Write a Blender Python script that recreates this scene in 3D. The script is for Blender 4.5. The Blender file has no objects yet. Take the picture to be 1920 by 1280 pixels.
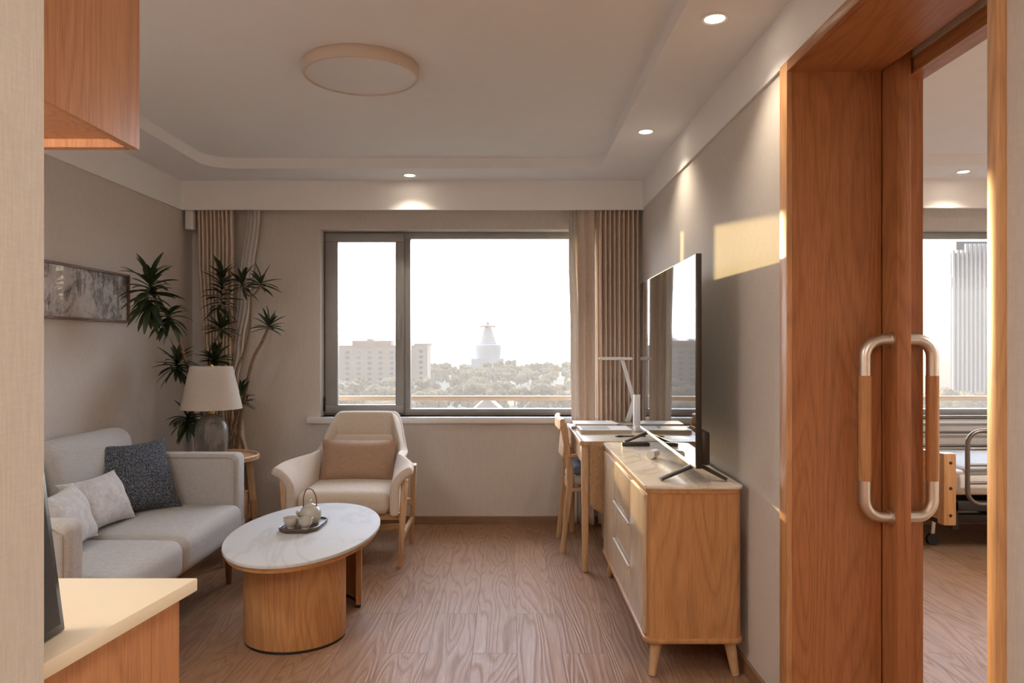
import bpy, bmesh, math, random
from mathutils import Vector, Matrix, noise
random.seed(7)
PI = math.pi
R = math.radians
SC = bpy.context.scene
COL = SC.collection

# ------------------------------------------------------------------ camera
cam_d = bpy.data.cameras.new('camera')
cam = bpy.data.objects.new('camera', cam_d)
COL.objects.link(cam)
cam.location = (0, 0, 1.27)
cam.rotation_euler = (PI / 2, 0, 0)
cam_d.sensor_width = 36.0
cam_d.lens = 36.0 * 1400 / 1920
cam_d.shift_x = 8 / 1920
cam_d.shift_y = 5 / 1920
cam_d.clip_start = 0.05
cam_d.clip_end = 6000
SC.camera = cam

# ------------------------------------------------------------------ world sky, sun, exposure
SC.view_settings.view_transform = 'Standard'
SC.view_settings.look = 'None'
SC.view_settings.gamma = 1
SC.view_settings.use_curve_mapping = False
SC.view_settings.exposure = 0.7
SC.cycles.max_bounces = 10
SC.cycles.diffuse_bounces = 6
SC.cycles.glossy_bounces = 4
SC.cycles.transparent_max_bounces = 12
SC.cycles.sample_clamp_indirect = 6
SC.cycles.use_denoising = True
SC.cycles.caustics_reflective = False
SC.cycles.caustics_refractive = False

world = bpy.data.worlds.new('world')
SC.world = world
world.use_nodes = True
wn = world.node_tree
wn.nodes.clear()
w_tc = wn.nodes.new('ShaderNodeTexCoord')
w_sep = wn.nodes.new('ShaderNodeSeparateXYZ')
w_ramp = wn.nodes.new('ShaderNodeValToRGB')
w_bg = wn.nodes.new('ShaderNodeBackground')
w_out = wn.nodes.new('ShaderNodeOutputWorld')
wn.links.new(w_tc.outputs['Generated'], w_sep.inputs[0])
wn.links.new(w_sep.outputs['Z'], w_ramp.inputs[0])
wn.links.new(w_ramp.outputs[0], w_bg.inputs[0])
wn.links.new(w_bg.outputs[0], w_out.inputs[0])
SKY_FRONT, SKY_BACK = 8.0, 0.9
SKY = [(0.0, (0.95, 0.88, 0.80)), (0.04, (0.98, 0.97, 0.95)), (0.10, (0.90, 0.96, 1.07)), (0.4, (0.74, 0.84, 1.02)), (1.0, (0.6, 0.7, 0.9))]
el = w_ramp.color_ramp.elements
el[0].position, el[0].color = SKY[0][0], (*SKY[0][1], 1)
el[1].position, el[1].color = SKY[-1][0], (*SKY[-1][1], 1)
for p, c in SKY[1:-1]:
    e = el.new(p)
    e.color = (*c, 1)

SUN_DIR = Vector((0.27, -1.0, -0.112)).normalized()
# the low sun behind the haze makes the sky around it far brighter than the sky behind the camera
w_dot = wn.nodes.new('ShaderNodeVectorMath')
w_dot.operation = 'DOT_PRODUCT'
wn.links.new(w_tc.outputs['Generated'], w_dot.inputs[0])
w_dot.inputs[1].default_value = tuple(-SUN_DIR)
w_map = wn.nodes.new('ShaderNodeMapRange')
w_map.interpolation_type = 'SMOOTHSTEP'
wn.links.new(w_dot.outputs['Value'], w_map.inputs[0])
for i_, v_ in ((1, 0.1), (2, 0.9), (3, SKY_BACK), (4, SKY_FRONT)):
    w_map.inputs[i_].default_value = v_
wn.links.new(w_map.outputs[0], w_bg.inputs[1])
sun_d = bpy.data.lights.new('sun', 'SUN')
sun_d.energy = 4.6
sun_d.color = (1.0, 0.72, 0.30)
sun_d.angle = R(0.7)
sun = bpy.data.objects.new('sun', sun_d)
COL.objects.link(sun)
sun.rotation_euler = SUN_DIR.to_track_quat('-Z', 'Y').to_euler()
sun.location = (-20, 60, 12)

# ------------------------------------------------------------------ materials
def srgb(r, g, b):
    f = lambda c: (c / 255 / 12.92) if c / 255 <= 0.04045 else ((c / 255 + 0.055) / 1.055) ** 2.4
    return (f(r), f(g), f(b))

def mat_new(name):
    m = bpy.data.materials.new(name)
    m.use_nodes = True
    nt = m.node_tree
    return m, nt, nt.nodes['Principled BSDF']

def tex_coord(nt, scale=(1, 1, 1), rot=(0, 0, 0), loc=(0, 0, 0)):
    tc = nt.nodes.new('ShaderNodeTexCoord')
    mp = nt.nodes.new('ShaderNodeMapping')
    nt.links.new(tc.outputs['Object'], mp.inputs[0])
    mp.inputs['Scale'].default_value = scale
    mp.inputs['Rotation'].default_value = rot
    mp.inputs['Location'].default_value = loc
    return mp.outputs[0]

def noise_tex(nt, vec, scale, detail=3, rough=0.55, dist=0.0):
    n = nt.nodes.new('ShaderNodeTexNoise')
    nt.links.new(vec, n.inputs['Vector'])
    n.inputs['Scale'].default_value = scale
    n.inputs['Detail'].default_value = detail
    n.inputs['Roughness'].default_value = rough
    n.inputs['Distortion'].default_value = dist
    return n.outputs['Fac']

def ramp(nt, fac, stops):
    r = nt.nodes.new('ShaderNodeValToRGB')
    nt.links.new(fac, r.inputs[0])
    e = r.color_ramp.elements
    e[0].position, e[0].color = stops[0][0], (*stops[0][1], 1)
    e[1].position, e[1].color = stops[-1][0], (*stops[-1][1], 1)
    for p, c in stops[1:-1]:
        x = e.new(p)
        x.color = (*c, 1)
    return r.outputs[0]

def math_n(nt, op, a, b=None, c=None):
    n = nt.nodes.new('ShaderNodeMath')
    n.operation = op
    for i, v in enumerate((a, b, c)):
        if v is None:
            continue
        if isinstance(v, (int, float)):
            n.inputs[i].default_value = v
        else:
            nt.links.new(v, n.inputs[i])
    return n.outputs[0]

def mix_col(nt, fac, a, b, mode='MIX'):
    n = nt.nodes.new('ShaderNodeMix')
    n.data_type = 'RGBA'
    n.blend_type = mode
    for i, v in ((0, fac), (6, a), (7, b)):
        if isinstance(v, (int, float)):
            n.inputs[i].default_value = v
        elif isinstance(v, tuple):
            n.inputs[i].default_value = (*v, 1)
        else:
            nt.links.new(v, n.inputs[i])
    return n.outputs[2]

def bump(nt, bsdf, h, strength=0.2, dist=0.01):
    b = nt.nodes.new('ShaderNodeBump')
    b.inputs['Strength'].default_value = strength
    b.inputs['Distance'].default_value = dist
    nt.links.new(h, b.inputs['Height'])
    nt.links.new(b.outputs[0], bsdf.inputs['Normal'])

def plain(name, col, rough=0.5, metal=0.0, spec=0.5, var=0.04, vscale=8):
    m, nt, b = mat_new(name)
    f = noise_tex(nt, tex_coord(nt), vscale, 3)
    c = ramp(nt, f, [(0.3, tuple(x * (1 - var) for x in col)), (0.7, tuple(min(1, x * (1 + var)) for x in col))])
    nt.links.new(c, b.inputs['Base Color'])
    b.inputs['Roughness'].default_value = rough
    b.inputs['Metallic'].default_value = metal
    b.inputs['Specular IOR Level'].default_value = spec
    return m

def wood(name, light, dark, axis='Z', rough=0.42, rings=9, scale=1.0, bmp=0.06, spec=0.5):
    m, nt, b = mat_new(name)
    st = {'X': (0.14, 1, 1), 'Y': (1, 0.14, 1), 'Z': (1, 1, 0.14)}[axis]
    v = tex_coord(nt, tuple(s * scale for s in st))
    base = noise_tex(nt, v, 2.6, 1.5, 0.45, 0.4)
    rg = math_n(nt, 'PINGPONG', math_n(nt, 'MULTIPLY', base, rings * 2.0), 1.0)
    st2 = {'X': (0.03, 1, 1), 'Y': (1, 0.03, 1), 'Z': (1, 1, 0.03)}[axis]
    fine = noise_tex(nt, tex_coord(nt, tuple(s * scale for s in st2)), 150, 2, 0.6)
    mid = tuple((a * 0.62 + c * 0.38) for a, c in zip(light, dark))
    c1 = ramp(nt, rg, [(0.0, mid), (0.35, light), (0.8, tuple(0.8 * a + 0.2 * c for a, c in zip(light, mid))), (1.0, mid)])
    c2 = ramp(nt, fine, [(0.36, dark), (0.56, (1, 1, 1))])
    col = mix_col(nt, 0.28, c1, c2, 'MULTIPLY')
    nt.links.new(col, b.inputs['Base Color'])
    b.inputs['Roughness'].default_value = rough
    b.inputs['Specular IOR Level'].default_value = spec
    if bmp:
        bump(nt, b, math_n(nt, 'ADD', math_n(nt, 'MULTIPLY', fine, 0.6), math_n(nt, 'MULTIPLY', rg, 0.3)), bmp, 0.004)
    return m

def fabric(name, col, scale=420, var=0.16, rough=0.9, blot=0.0, bl_scale=14, sheen=0.15, bmp=0.25):
    m, nt, b = mat_new(name)
    a = noise_tex(nt, tex_coord(nt, (1, 1, 0.18)), scale, 2, 0.6)
    c = noise_tex(nt, tex_coord(nt, (0.18, 0.18, 1)), scale, 2, 0.6)
    f = math_n(nt, 'MULTIPLY', math_n(nt, 'ADD', a, c), 0.5)
    cc = ramp(nt, f, [(0.36, tuple(x * (1 - var) for x in col)), (0.62, tuple(min(1, x * (1 + var)) for x in col))])
    if blot:
        n2 = noise_tex(nt, tex_coord(nt), bl_scale, 5, 0.65, 0.6)
        k = ramp(nt, n2, [(0.44, (1 - blot,) * 3), (0.56, (1, 1, 1))])
        cc = mix_col(nt, 1.0, cc, k, 'MULTIPLY')
    nt.links.new(cc, b.inputs['Base Color'])
    b.inputs['Roughness'].default_value = rough
    b.inputs['Specular IOR Level'].default_value = 0.2
    b.inputs['Sheen Weight'].default_value = sheen
    bump(nt, b, f, bmp, 0.003)
    return m

def emit(name, col, strength):
    m, nt, b = mat_new(name)
    b.inputs['Base Color'].default_value = (0.9, 0.9, 0.9, 1)
    b.inputs['Emission Color'].default_value = (*col, 1)
    b.inputs['Emission Strength'].default_value = strength
    return m

def clear_glass(name, ior=1.45, tint=(1, 1, 1), rough=0.0):
    m, nt, b = mat_new(name)
    nt.nodes.remove(b)
    t = nt.nodes.new('ShaderNodeBsdfTransparent')
    t.inputs[0].default_value = (*tint, 1)
    g = nt.nodes.new('ShaderNodeBsdfGlossy')
    g.inputs['Roughness'].default_value = rough
    lw = nt.nodes.new('ShaderNodeLayerWeight')     # same value from both sides of the pane
    f0 = ((ior - 1) / (ior + 1)) ** 2
    fr = math_n(nt, 'MULTIPLY_ADD', math_n(nt, 'POWER', lw.outputs['Facing'], 5.0), 1 - f0, f0)
    mx = nt.nodes.new('ShaderNodeMixShader')
    nt.links.new(fr, mx.inputs[0])
    nt.links.new(t.outputs[0], mx.inputs[1])
    nt.links.new(g.outputs[0], mx.inputs[2])
    nt.links.new(mx.outputs[0], nt.nodes['Material Output'].inputs['Surface'])
    return m

def cloth_translucent(name, col, fac=0.5, scale=300):
    m, nt, b = mat_new(name)
    f = noise_tex(nt, tex_coord(nt, (1, 1, 0.2)), scale, 2)
    c = ramp(nt, f, [(0.35, tuple(x * 0.88 for x in col)), (0.65, col)])
    nt.links.new(c, b.inputs['Base Color'])
    b.inputs['Roughness'].default_value = 0.9
    b.inputs['Specular IOR Level'].default_value = 0.15
    tr = nt.nodes.new('ShaderNodeBsdfTranslucent')
    nt.links.new(c, tr.inputs[0])
    mx = nt.nodes.new('ShaderNodeMixShader')
    mx.inputs[0].default_value = fac
    nt.links.new(b.outputs[0], mx.inputs[1])
    nt.links.new(tr.outputs[0], mx.inputs[2])
    nt.links.new(mx.outputs[0], nt.nodes['Material Output'].inputs['Surface'])
    return m

def wallpaper(name, col):
    m, nt, b = mat_new(name)
    a = noise_tex(nt, tex_coord(nt, (1, 1, 0.08)), 260, 3, 0.6)
    c = noise_tex(nt, tex_coord(nt, (0.15, 0.15, 1)), 240, 2, 0.6)
    f = math_n(nt, 'ADD', math_n(nt, 'MULTIPLY', a, 0.7), math_n(nt, 'MULTIPLY', c, 0.3))
    cc = ramp(nt, f, [(0.35, tuple(x * 0.93 for x in col)), (0.65, tuple(x * 1.05 for x in col))])
    nt.links.new(cc, b.inputs['Base Color'])
    b.inputs['Roughness'].default_value = 0.8
    b.inputs['Specular IOR Level'].default_value = 0.15
    bump(nt, b, f, 0.3, 0.003)
    return m

def floor_mat():
    m, nt, b = mat_new('oak_plank_floor')
    v = tex_coord(nt, (1, 1, 1), (0, 0, PI / 2))
    br = nt.nodes.new('ShaderNodeTexBrick')
    nt.links.new(v, br.inputs['Vector'])
    br.offset = 0.37
    br.offset_frequency = 2
    br.inputs['Scale'].default_value = 1
    br.inputs['Brick Width'].default_value = 1.22
    br.inputs['Row Height'].default_value = 0.185
    br.inputs['Mortar Size'].default_value = 0.0016
    br.inputs['Mortar Smooth'].default_value = 0.1
    br.inputs['Bias'].default_value = 0.0
    br.inputs['Color1'].default_value = (0.0, 0.0, 0.0, 1)
    br.inputs['Color2'].default_value = (1, 1, 1, 1)
    br.inputs['Mortar'].default_value = (0.5, 0.5, 0.5, 1)
    # each plank shifts the grain pattern
    add = nt.nodes.new('ShaderNodeVectorMath')
    add.operation = 'MULTIPLY_ADD'
    nt.links.new(br.outputs['Color'], add.inputs[0])
    add.inputs[1].default_value = (3.1, 7.7, 5.3)
    nt.links.new(tex_coord(nt, (1, 0.11, 1)), add.inputs[2])
    vec = add.outputs[0]
    base = noise_tex(nt, vec, 6.0, 1.8, 0.42, 0.3)
    rg = math_n(nt, 'PINGPONG', math_n(nt, 'MULTIPLY', base, 40.0), 1.0)
    fine = noise_tex(nt, tex_coord(nt, (1, 0.05, 1)), 120, 2, 0.6)
    tone = noise_tex(nt, vec, 0.9, 1, 0.5)
    cA, cB = srgb(162, 127, 100), srgb(134, 101, 78)
    c1 = ramp(nt, rg, [(0.0, tuple(0.5 * (x + y) for x, y in zip(cA, cB))), (0.45, cA), (1.0, cB)])
    c1 = mix_col(nt, 0.35, c1, ramp(nt, fine, [(0.38, cB), (0.6, cA)]))
    c1 = mix_col(nt, 1.0, c1, ramp(nt, tone, [(0.3, (0.88, 0.87, 0.86)), (0.7, (1.05, 1.04, 1.03))]), 'MULTIPLY')
    gap = ramp(nt, br.outputs['Fac'], [(0.0, (1, 1, 1)), (1.0, (0.62, 0.58, 0.55))])
    c1 = mix_col(nt, 1.0, c1, gap, 'MULTIPLY')
    nt.links.new(c1, b.inputs['Base Color'])
    rr = math_n(nt, 'ADD', math_n(nt, 'MULTIPLY', rg, 0.14), 0.42)
    nt.links.new(rr, b.inputs['Roughness'])
    b.inputs['Specular IOR Level'].default_value = 0.17
    h = math_n(nt, 'SUBTRACT', math_n(nt, 'ADD', math_n(nt, 'MULTIPLY', rg, 0.8), math_n(nt, 'MULTIPLY', fine, 0.4)),
               math_n(nt, 'MULTIPLY', br.outputs['Fac'], 1.2))
    bump(nt, b, h, 0.55, 0.0022)
    return m

def marble(name, col, vein, rough=0.28, vs=1.0, spec=0.3):
    m, nt, b = mat_new(name)
    v = tex_coord(nt, (1.2 * vs, 0.55 * vs, 1), (0, 0, 0.5))
    n = noise_tex(nt, v, 2.2, 5, 0.55, 1.6)
    d = math_n(nt, 'ABSOLUTE', math_n(nt, 'SUBTRACT', n, 0.5))
    c = ramp(nt, d, [(0.0, vein), (0.035, tuple(0.85 * a + 0.15 * q for a, q in zip(col, vein))), (0.12, col)])
    nt.links.new(c, b.inputs['Base Color'])
    b.inputs['Roughness'].default_value = rough
    b.inputs['Specular IOR Level'].default_value = spec
    return m

def painting_mat():
    m, nt, b = mat_new('ink_wash_paper')
    v = tex_coord(nt, (1, 1, 1))
    n = noise_tex(nt, v, 9, 6, 0.7, 0.5)
    n2 = noise_tex(nt, tex_coord(nt, (1, 1.2, 0.5)), 38, 5, 0.75, 0.4)
    big = noise_tex(nt, v, 3.2, 2, 0.5, 0.3)
    f = math_n(nt, 'ADD', math_n(nt, 'MULTIPLY', n, 0.55), math_n(nt, 'MULTIPLY', n2, 0.45))
    f = math_n(nt, 'SUBTRACT', f, math_n(nt, 'MULTIPLY', big, 0.35))
    c = ramp(nt, f, [(0.20, srgb(84, 78, 76)), (0.27, srgb(146, 138, 134)), (0.34, srgb(212, 204, 198)), (0.6, srgb(232, 226, 220))])
    nt.links.new(c, b.inputs['Base Color'])
    b.inputs['Roughness'].default_value = 0.55
    return m

def pillow_speckle(name):
    m, nt, b = mat_new(name)
    v = tex_coord(nt, (1, 1, 1))
    n = noise_tex(nt, v, 210, 3, 0.75)
    c = ramp(nt, n, [(0.40, srgb(38, 40, 46)), (0.5, srgb(66, 70, 79)), (0.62, srgb(140, 144, 152))])
    nt.links.new(c, b.inputs['Base Color'])
    b.inputs['Roughness'].default_value = 0.95
    b.inputs['Specular IOR Level'].default_value = 0.1
    bump(nt, b, n, 0.5, 0.004)
    return m

M = {}
M['wall'] = wallpaper('beige_linen_wallpaper', srgb(210, 202, 194))
M['ceil'] = plain('ceiling_paint', srgb(234, 233, 233), 0.8, var=0.01)
M['band'] = plain('white_band_paint', srgb(238, 236, 235), 0.7, var=0.01)
M['floor'] = floor_mat()
M['door_wood'] = wood('door_veneer', srgb(180, 122, 78), srgb(130, 80, 46), 'Z', 0.4, 7, 2.2)
M['door_wood_y'] = wood('door_veneer_across', srgb(180, 122, 78), srgb(130, 80, 46), 'Y', 0.4, 7, 2.2)
M['casing'] = wood('casing_veneer', srgb(206, 154, 104), srgb(158, 108, 66), 'Z', 0.4, 7, 2.2, spec=0.8)
M['oak'] = wood('oak_veneer', srgb(197, 146, 96), srgb(144, 94, 54), 'Z', 0.42, 7, 2.0)
M['oak_y'] = wood('oak_veneer_long', srgb(197, 146, 96), srgb(144, 94, 54), 'Y', 0.38, 7, 2.0)
M['oak_light'] = wood('pale_oak', srgb(208, 172, 132), srgb(160, 120, 82), 'Z', 0.45, 4, 3.0)
M['oak_light_x'] = wood('pale_oak_across', srgb(208, 172, 132), srgb(160, 120, 82), 'X', 0.45, 4, 3.0)
M['oak_light_y'] = wood('pale_oak_along', srgb(208, 172, 132), srgb(160, 120, 82), 'Y', 0.45, 4, 3.0)
M['front'] = wood('sky_sheen_front_veneer', srgb(206, 182, 152), srgb(168, 138, 106), 'Z', 0.24, 6, 2.2, 0.2)  # wood paled and greyed to stand in for the sky's reflection
M['kitchen_wood'] = wood('kitchen_veneer', srgb(196, 140, 98), srgb(150, 98, 62), 'Z', 0.45, 7, 2.4)
M['walnut'] = wood('walnut_moulding', srgb(122, 82, 56), srgb(74, 46, 30), 'Y', 0.4, 4, 4)
M['baseboard'] = wood('baseboard_veneer', srgb(150, 116, 88), srgb(120, 88, 62), 'X', 0.5, 4, 3)
M['baseboard_y'] = wood('baseboard_veneer_long', srgb(150, 116, 88), srgb(120, 88, 62), 'Y', 0.5, 4, 3)
M['sofa'] = fabric('oatmeal_weave', srgb(172, 167, 162), 330, 0.12)
M['piping'] = fabric('taupe_piping', srgb(164, 150, 136), 330, 0.1)
M['chair_fab'] = fabric('cream_weave', srgb(206, 192, 176), 380, 0.12)
M['tan_pillow'] = fabric('tan_linen', srgb(168, 138, 116), 300, 0.16)
M['grey_pillow'] = fabric('silver_jacquard', srgb(190, 184, 180), 320, 0.1, 0.7, 0.14, 38, 0.3)
M['dark_pillow'] = pillow_speckle('charcoal_boucle')
M['curtain'] = fabric('taupe_drape', srgb(214, 195, 178), 260, 0.08, 0.85, 0, 14, 0.1, 0.1)
M['sheer'] = cloth_translucent('white_sheer', srgb(236, 230, 224), 0.18)
M['marble'] = marble('white_marble', srgb(201, 201, 201), srgb(190, 189, 188), 0.6, 1.0, 0.06)
M['cab_top'] = marble('cream_stone', srgb(226, 214, 198), srgb(206, 190, 172), 0.25)
M['counter'] = plain('cream_quartz', srgb(236, 222, 198), 0.3, var=0.01)
M['desk_top'] = plain('desk_cream_laminate', srgb(214, 200, 182), 0.35, var=0.02)
M['frame_metal'] = plain('grey_window_aluminium', srgb(150, 148, 145), 0.45, 0.2)
M['black'] = plain('matt_black', srgb(34, 32, 31), 0.5)
M['tv_body'] = plain('dark_grey_plastic', srgb(58, 54, 50), 0.35, 0.4)
M['steel'] = plain('brushed_steel', srgb(222, 216, 208), 0.36, 1.0, var=0.03)
M['bed_metal'] = plain('bronze_tube', srgb(120, 112, 104), 0.35, 0.9)
M['white_plastic'] = plain('white_plastic', srgb(226, 224, 222), 0.4, var=0.01)
M['white_ceramic'] = plain('celadon_glaze', srgb(180, 176, 165), 0.18, var=0.05, vscale=30)
M['shade'] = cloth_translucent('linen_shade', srgb(232, 222, 210), 0.4)
M['glass_pane'] = clear_glass('window_glass', 1.35)
M['brass'] = plain('brass', srgb(190, 150, 90), 0.3, 1.0)
M['diffuser'] = plain('opal_diffuser', srgb(222, 218, 214), 0.5, var=0.005)
M['pot'] = plain('stone_pot', srgb(150, 142, 132), 0.8)
M['soil'] = plain('potting_soil', srgb(58, 44, 34), 1.0, var=0.3, vscale=60)
M['bark'] = plain('grey_bark', srgb(132, 106, 84), 0.85, var=0.25, vscale=50)
M['linen_cloth'] = fabric('tan_woven_runner', srgb(176, 142, 106), 240, 0.2)
M['bed_linen'] = fabric('white_bed_linen', srgb(222, 216, 210), 300, 0.04)
M['bed_blanket'] = fabric('pale_grey_blanket', srgb(176, 178, 178), 200, 0.06)
M['blue_seat'] = fabric('blue_grey_seat_fabric', srgb(120, 130, 150), 300, 0.1)
M['page'] = plain('paper_white', srgb(222, 220, 216), 0.6, var=0.02)
M['cover_blue'] = plain('slate_cover', srgb(150, 156, 164), 0.45, var=0.12, vscale=20)
M['book_side'] = plain('page_block', srgb(190, 172, 150), 0.7, var=0.1, vscale=80)
M['tray'] = wood('dark_tray', srgb(88, 72, 62), srgb(52, 42, 38), 'X', 0.3, 4, 6)

def leaf_mat():
    m, nt, b = mat_new('dracaena_leaf')
    n = noise_tex(nt, tex_coord(nt), 14, 2)
    c = ramp(nt, n, [(0.35, srgb(30, 42, 28)), (0.65, srgb(60, 76, 42))])
    nt.links.new(c, b.inputs['Base Color'])
    b.inputs['Roughness'].default_value = 0.38
    return m
M['leaf'] = leaf_mat()

def lamp_glass():
    m, nt, b = mat_new('smoked_streaky_glass')
    n = noise_tex(nt, tex_coord(nt, (1, 1, 0.25)), 16, 5, 0.65, 1.0)
    t = nt.nodes.new('ShaderNodeBsdfTransparent')
    c = ramp(nt, n, [(0.35, (0.42, 0.40, 0.38)), (0.65, (0.82, 0.80, 0.78))])
    nt.links.new(c, t.inputs[0])
    c2 = ramp(nt, n, [(0.35, srgb(110, 104, 98)), (0.65, srgb(176, 170, 164))])
    nt.links.new(c2, b.inputs['Base Color'])
    b.inputs['Roughness'].default_value = 0.06
    mx = nt.nodes.new('ShaderNodeMixShader')
    mx.inputs[0].default_value = 0.45
    nt.links.new(t.outputs[0], mx.inputs[1])
    nt.links.new(b.outputs[0], mx.inputs[2])
    nt.links.new(mx.outputs[0], nt.nodes['Material Output'].inputs['Surface'])
    return m
M['lamp_glass'] = lamp_glass()

def screen_mat():
    m, nt, b = mat_new('tv_screen_glass')
    b.inputs['Base Color'].default_value = (0.012, 0.012, 0.013, 1)
    b.inputs['Roughness'].default_value = 0.02
    b.inputs['IOR'].default_value = 1.9
    n = noise_tex(nt, tex_coord(nt), 3, 1)
    r = ramp(nt, n, [(0.3, (0.02, 0.02, 0.02)), (0.7, (0.035, 0.035, 0.035))])
    nt.links.new(r, b.inputs['Roughness'])
    return m
M['screen'] = screen_mat()

# ------------------------------------------------------------------ mesh builder
ORG = {}
def tag(o, label=None, cat=None, group=None, kind=None):
    if label: o['label'] = label
    if cat: o['category'] = cat
    if group: o['group'] = group
    if kind: o['kind'] = kind
    return o

def thing(name, label, cat, loc, group=None, kind=None):
    o = bpy.data.objects.new(name, None)
    o.empty_display_size = 0.1
    COL.objects.link(o)
    o.location = loc
    ORG[o.name] = Vector(loc)
    return tag(o, label, cat, group, kind)

def spline(pts, sub=6):
    pts = [Vector(p) for p in pts]
    if len(pts) < 3:
        return pts
    out = []
    for i in range(len(pts) - 1):
        p0 = pts[max(i - 1, 0)]; p1 = pts[i]; p2 = pts[i + 1]; p3 = pts[min(i + 2, len(pts) - 1)]
        for k in range(sub):
            t = k / sub
            out.append(0.5 * ((2 * p1) + (p2 - p0) * t + (2 * p0 - 5 * p1 + 4 * p2 - p3) * t * t + (3 * p1 - p0 - 3 * p2 + p3) * t ** 3))
    out.append(pts[-1])
    return out

def rr2(x0, x1, y0, y1, r, n=6):
    out = []
    for cx, cy, a0 in ((x1 - r, y1 - r, 0), (x0 + r, y1 - r, PI / 2), (x0 + r, y0 + r, PI), (x1 - r, y0 + r, 1.5 * PI)):
        for k in range(n + 1):
            a = a0 + PI / 2 * k / n
            out.append((cx + r * math.cos(a), cy + r * math.sin(a)))
    return out

class MB:
    def __init__(self):
        self.bm = bmesh.new()
    def add(self, t, Mx=None):
        if Mx is not None:
            bmesh.ops.transform(t, matrix=Mx, verts=t.verts)
        me = bpy.data.meshes.new('tmp')
        t.to_mesh(me); t.free()
        self.bm.from_mesh(me)
        bpy.data.meshes.remove(me)
        return self
    def box(self, x0, x1, y0, y1, z0, z1, bev=0, seg=2, Mx=None):
        t = bmesh.new()
        bmesh.ops.create_cube(t, size=1)
        for v in t.verts:
            v.co = Vector(((x0 + x1) / 2 + v.co.x * (x1 - x0), (y0 + y1) / 2 + v.co.y * (y1 - y0), (z0 + z1) / 2 + v.co.z * (z1 - z0)))
        if bev:
            bmesh.ops.bevel(t, geom=list(t.edges), offset=bev, segments=seg, profile=0.5, affect='EDGES')
        return self.add(t, Mx)
    def prism(self, poly, z0, z1, bev=0, seg=2, Mx=None):
        t = bmesh.new()
        vs = [t.verts.new((x, y, z0)) for x, y in poly]
        f = t.faces.new(vs)
        r = bmesh.ops.extrude_face_region(t, geom=[f])
        for v in r['geom']:
            if isinstance(v, bmesh.types.BMVert):
                v.co.z = z1
        bmesh.ops.recalc_face_normals(t, faces=t.faces)
        if bev:
            ed = [e for e in t.edges if abs(e.verts[0].co.z - e.verts[1].co.z) < 1e-6]
            bmesh.ops.bevel(t, geom=ed, offset=bev, segments=seg, profile=0.5, affect='EDGES')
        return self.add(t, Mx)
    def tube(self, pts, rad, n=10, flat=1.0, up=None):
        pts = [Vector(p) for p in pts]
        m = len(pts)
        rads = rad if isinstance(rad, (list, tuple)) else [rad] * m
        if len(rads) != m:
            rads = [rads[0] + (rads[-1] - rads[0]) * i / (m - 1) for i in range(m)]
        tan = [(pts[min(i + 1, m - 1)] - pts[max(i - 1, 0)]).normalized() for i in range(m)]
        a = Vector(up) if up else (Vector((0, 0, 1)) if abs(tan[0].z) < 0.9 else Vector((1, 0, 0)))
        nrm = (a - tan[0] * a.dot(tan[0])).normalized()
        rings = []
        for i in range(m):
            nrm = (nrm - tan[i] * nrm.dot(tan[i])).normalized()
            bn = tan[i].cross(nrm)
            rings.append([self.bm.verts.new(pts[i] + nrm * rads[i] * math.cos(2 * PI * k / n) + bn * rads[i] * flat * math.sin(2 * PI * k / n)) for k in range(n)])
        for i in range(m - 1):
            for k in range(n):
                self.bm.faces.new((rings[i][k], rings[i][(k + 1) % n], rings[i + 1][(k + 1) % n], rings[i + 1][k]))
        self.bm.faces.new(list(reversed(rings[0])))
        self.bm.faces.new(rings[-1])
        return self
    def bar(self, p0, p1, w0, d0, w1=None, d1=None, bev=0.004, side=(1, 0, 0)):
        """a square tapered bar from p0 to p1"""
        w1 = w0 if w1 is None else w1
        d1 = d0 if d1 is None else d1
        p0, p1 = Vector(p0), Vector(p1)
        ax = (p1 - p0).normalized()
        s = Vector(side); s = (s - ax * s.dot(ax)).normalized()
        u = ax.cross(s)
        t = bmesh.new()
        A = [t.verts.new(p0 + s * w0 / 2 * i + u * d0 / 2 * j) for i, j in ((-1, -1), (1, -1), (1, 1), (-1, 1))]
        B = [t.verts.new(p1 + s * w1 / 2 * i + u * d1 / 2 * j) for i, j in ((-1, -1), (1, -1), (1, 1), (-1, 1))]
        t.faces.new(A); t.faces.new(list(reversed(B)))
        for k in range(4):
            t.faces.new((A[k], B[k], B[(k + 1) % 4], A[(k + 1) % 4]))
        bmesh.ops.recalc_face_normals(t, faces=t.faces)
        if bev:
            bmesh.ops.bevel(t, geom=list(t.edges), offset=bev, segments=2, profile=0.5, affect='EDGES')
        return self.add(t)
    def sweep_rect(self, pts, w, d, side=(0, 1, 0), bev=0.006):
        """rectangular bar along a path; w along side, d across"""
        pts = [Vector(p) for p in pts]
        m = len(pts)
        t = bmesh.new()
        rings = []
        for i in range(m):
            tg = (pts[min(i + 1, m - 1)] - pts[max(i - 1, 0)]).normalized()
            s = Vector(side); s = (s - tg * s.dot(tg)).normalized()
            u = tg.cross(s)
            ww = w[i] if isinstance(w, (list, tuple)) else w
            dd = d[i] if isinstance(d, (list, tuple)) else d
            c = min(bev, ww / 3, dd / 3)
            a, b2 = ww / 2, dd / 2
            prof = [(-a + c, -b2), (a - c, -b2), (a, -b2 + c), (a, b2 - c), (a - c, b2), (-a + c, b2), (-a, b2 - c), (-a, -b2 + c)]
            rings.append([t.verts.new(pts[i] + s * p + u * q) for p, q in prof])
        for i in range(m - 1):
            for k in range(8):
                t.faces.new((rings[i][k], rings[i][(k + 1) % 8], rings[i + 1][(k + 1) % 8], rings[i + 1][k]))
        t.faces.new(rings[0]); t.faces.new(rings[-1])
        bmesh.ops.recalc_face_normals(t, faces=t.faces)
        return self.add(t)
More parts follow.
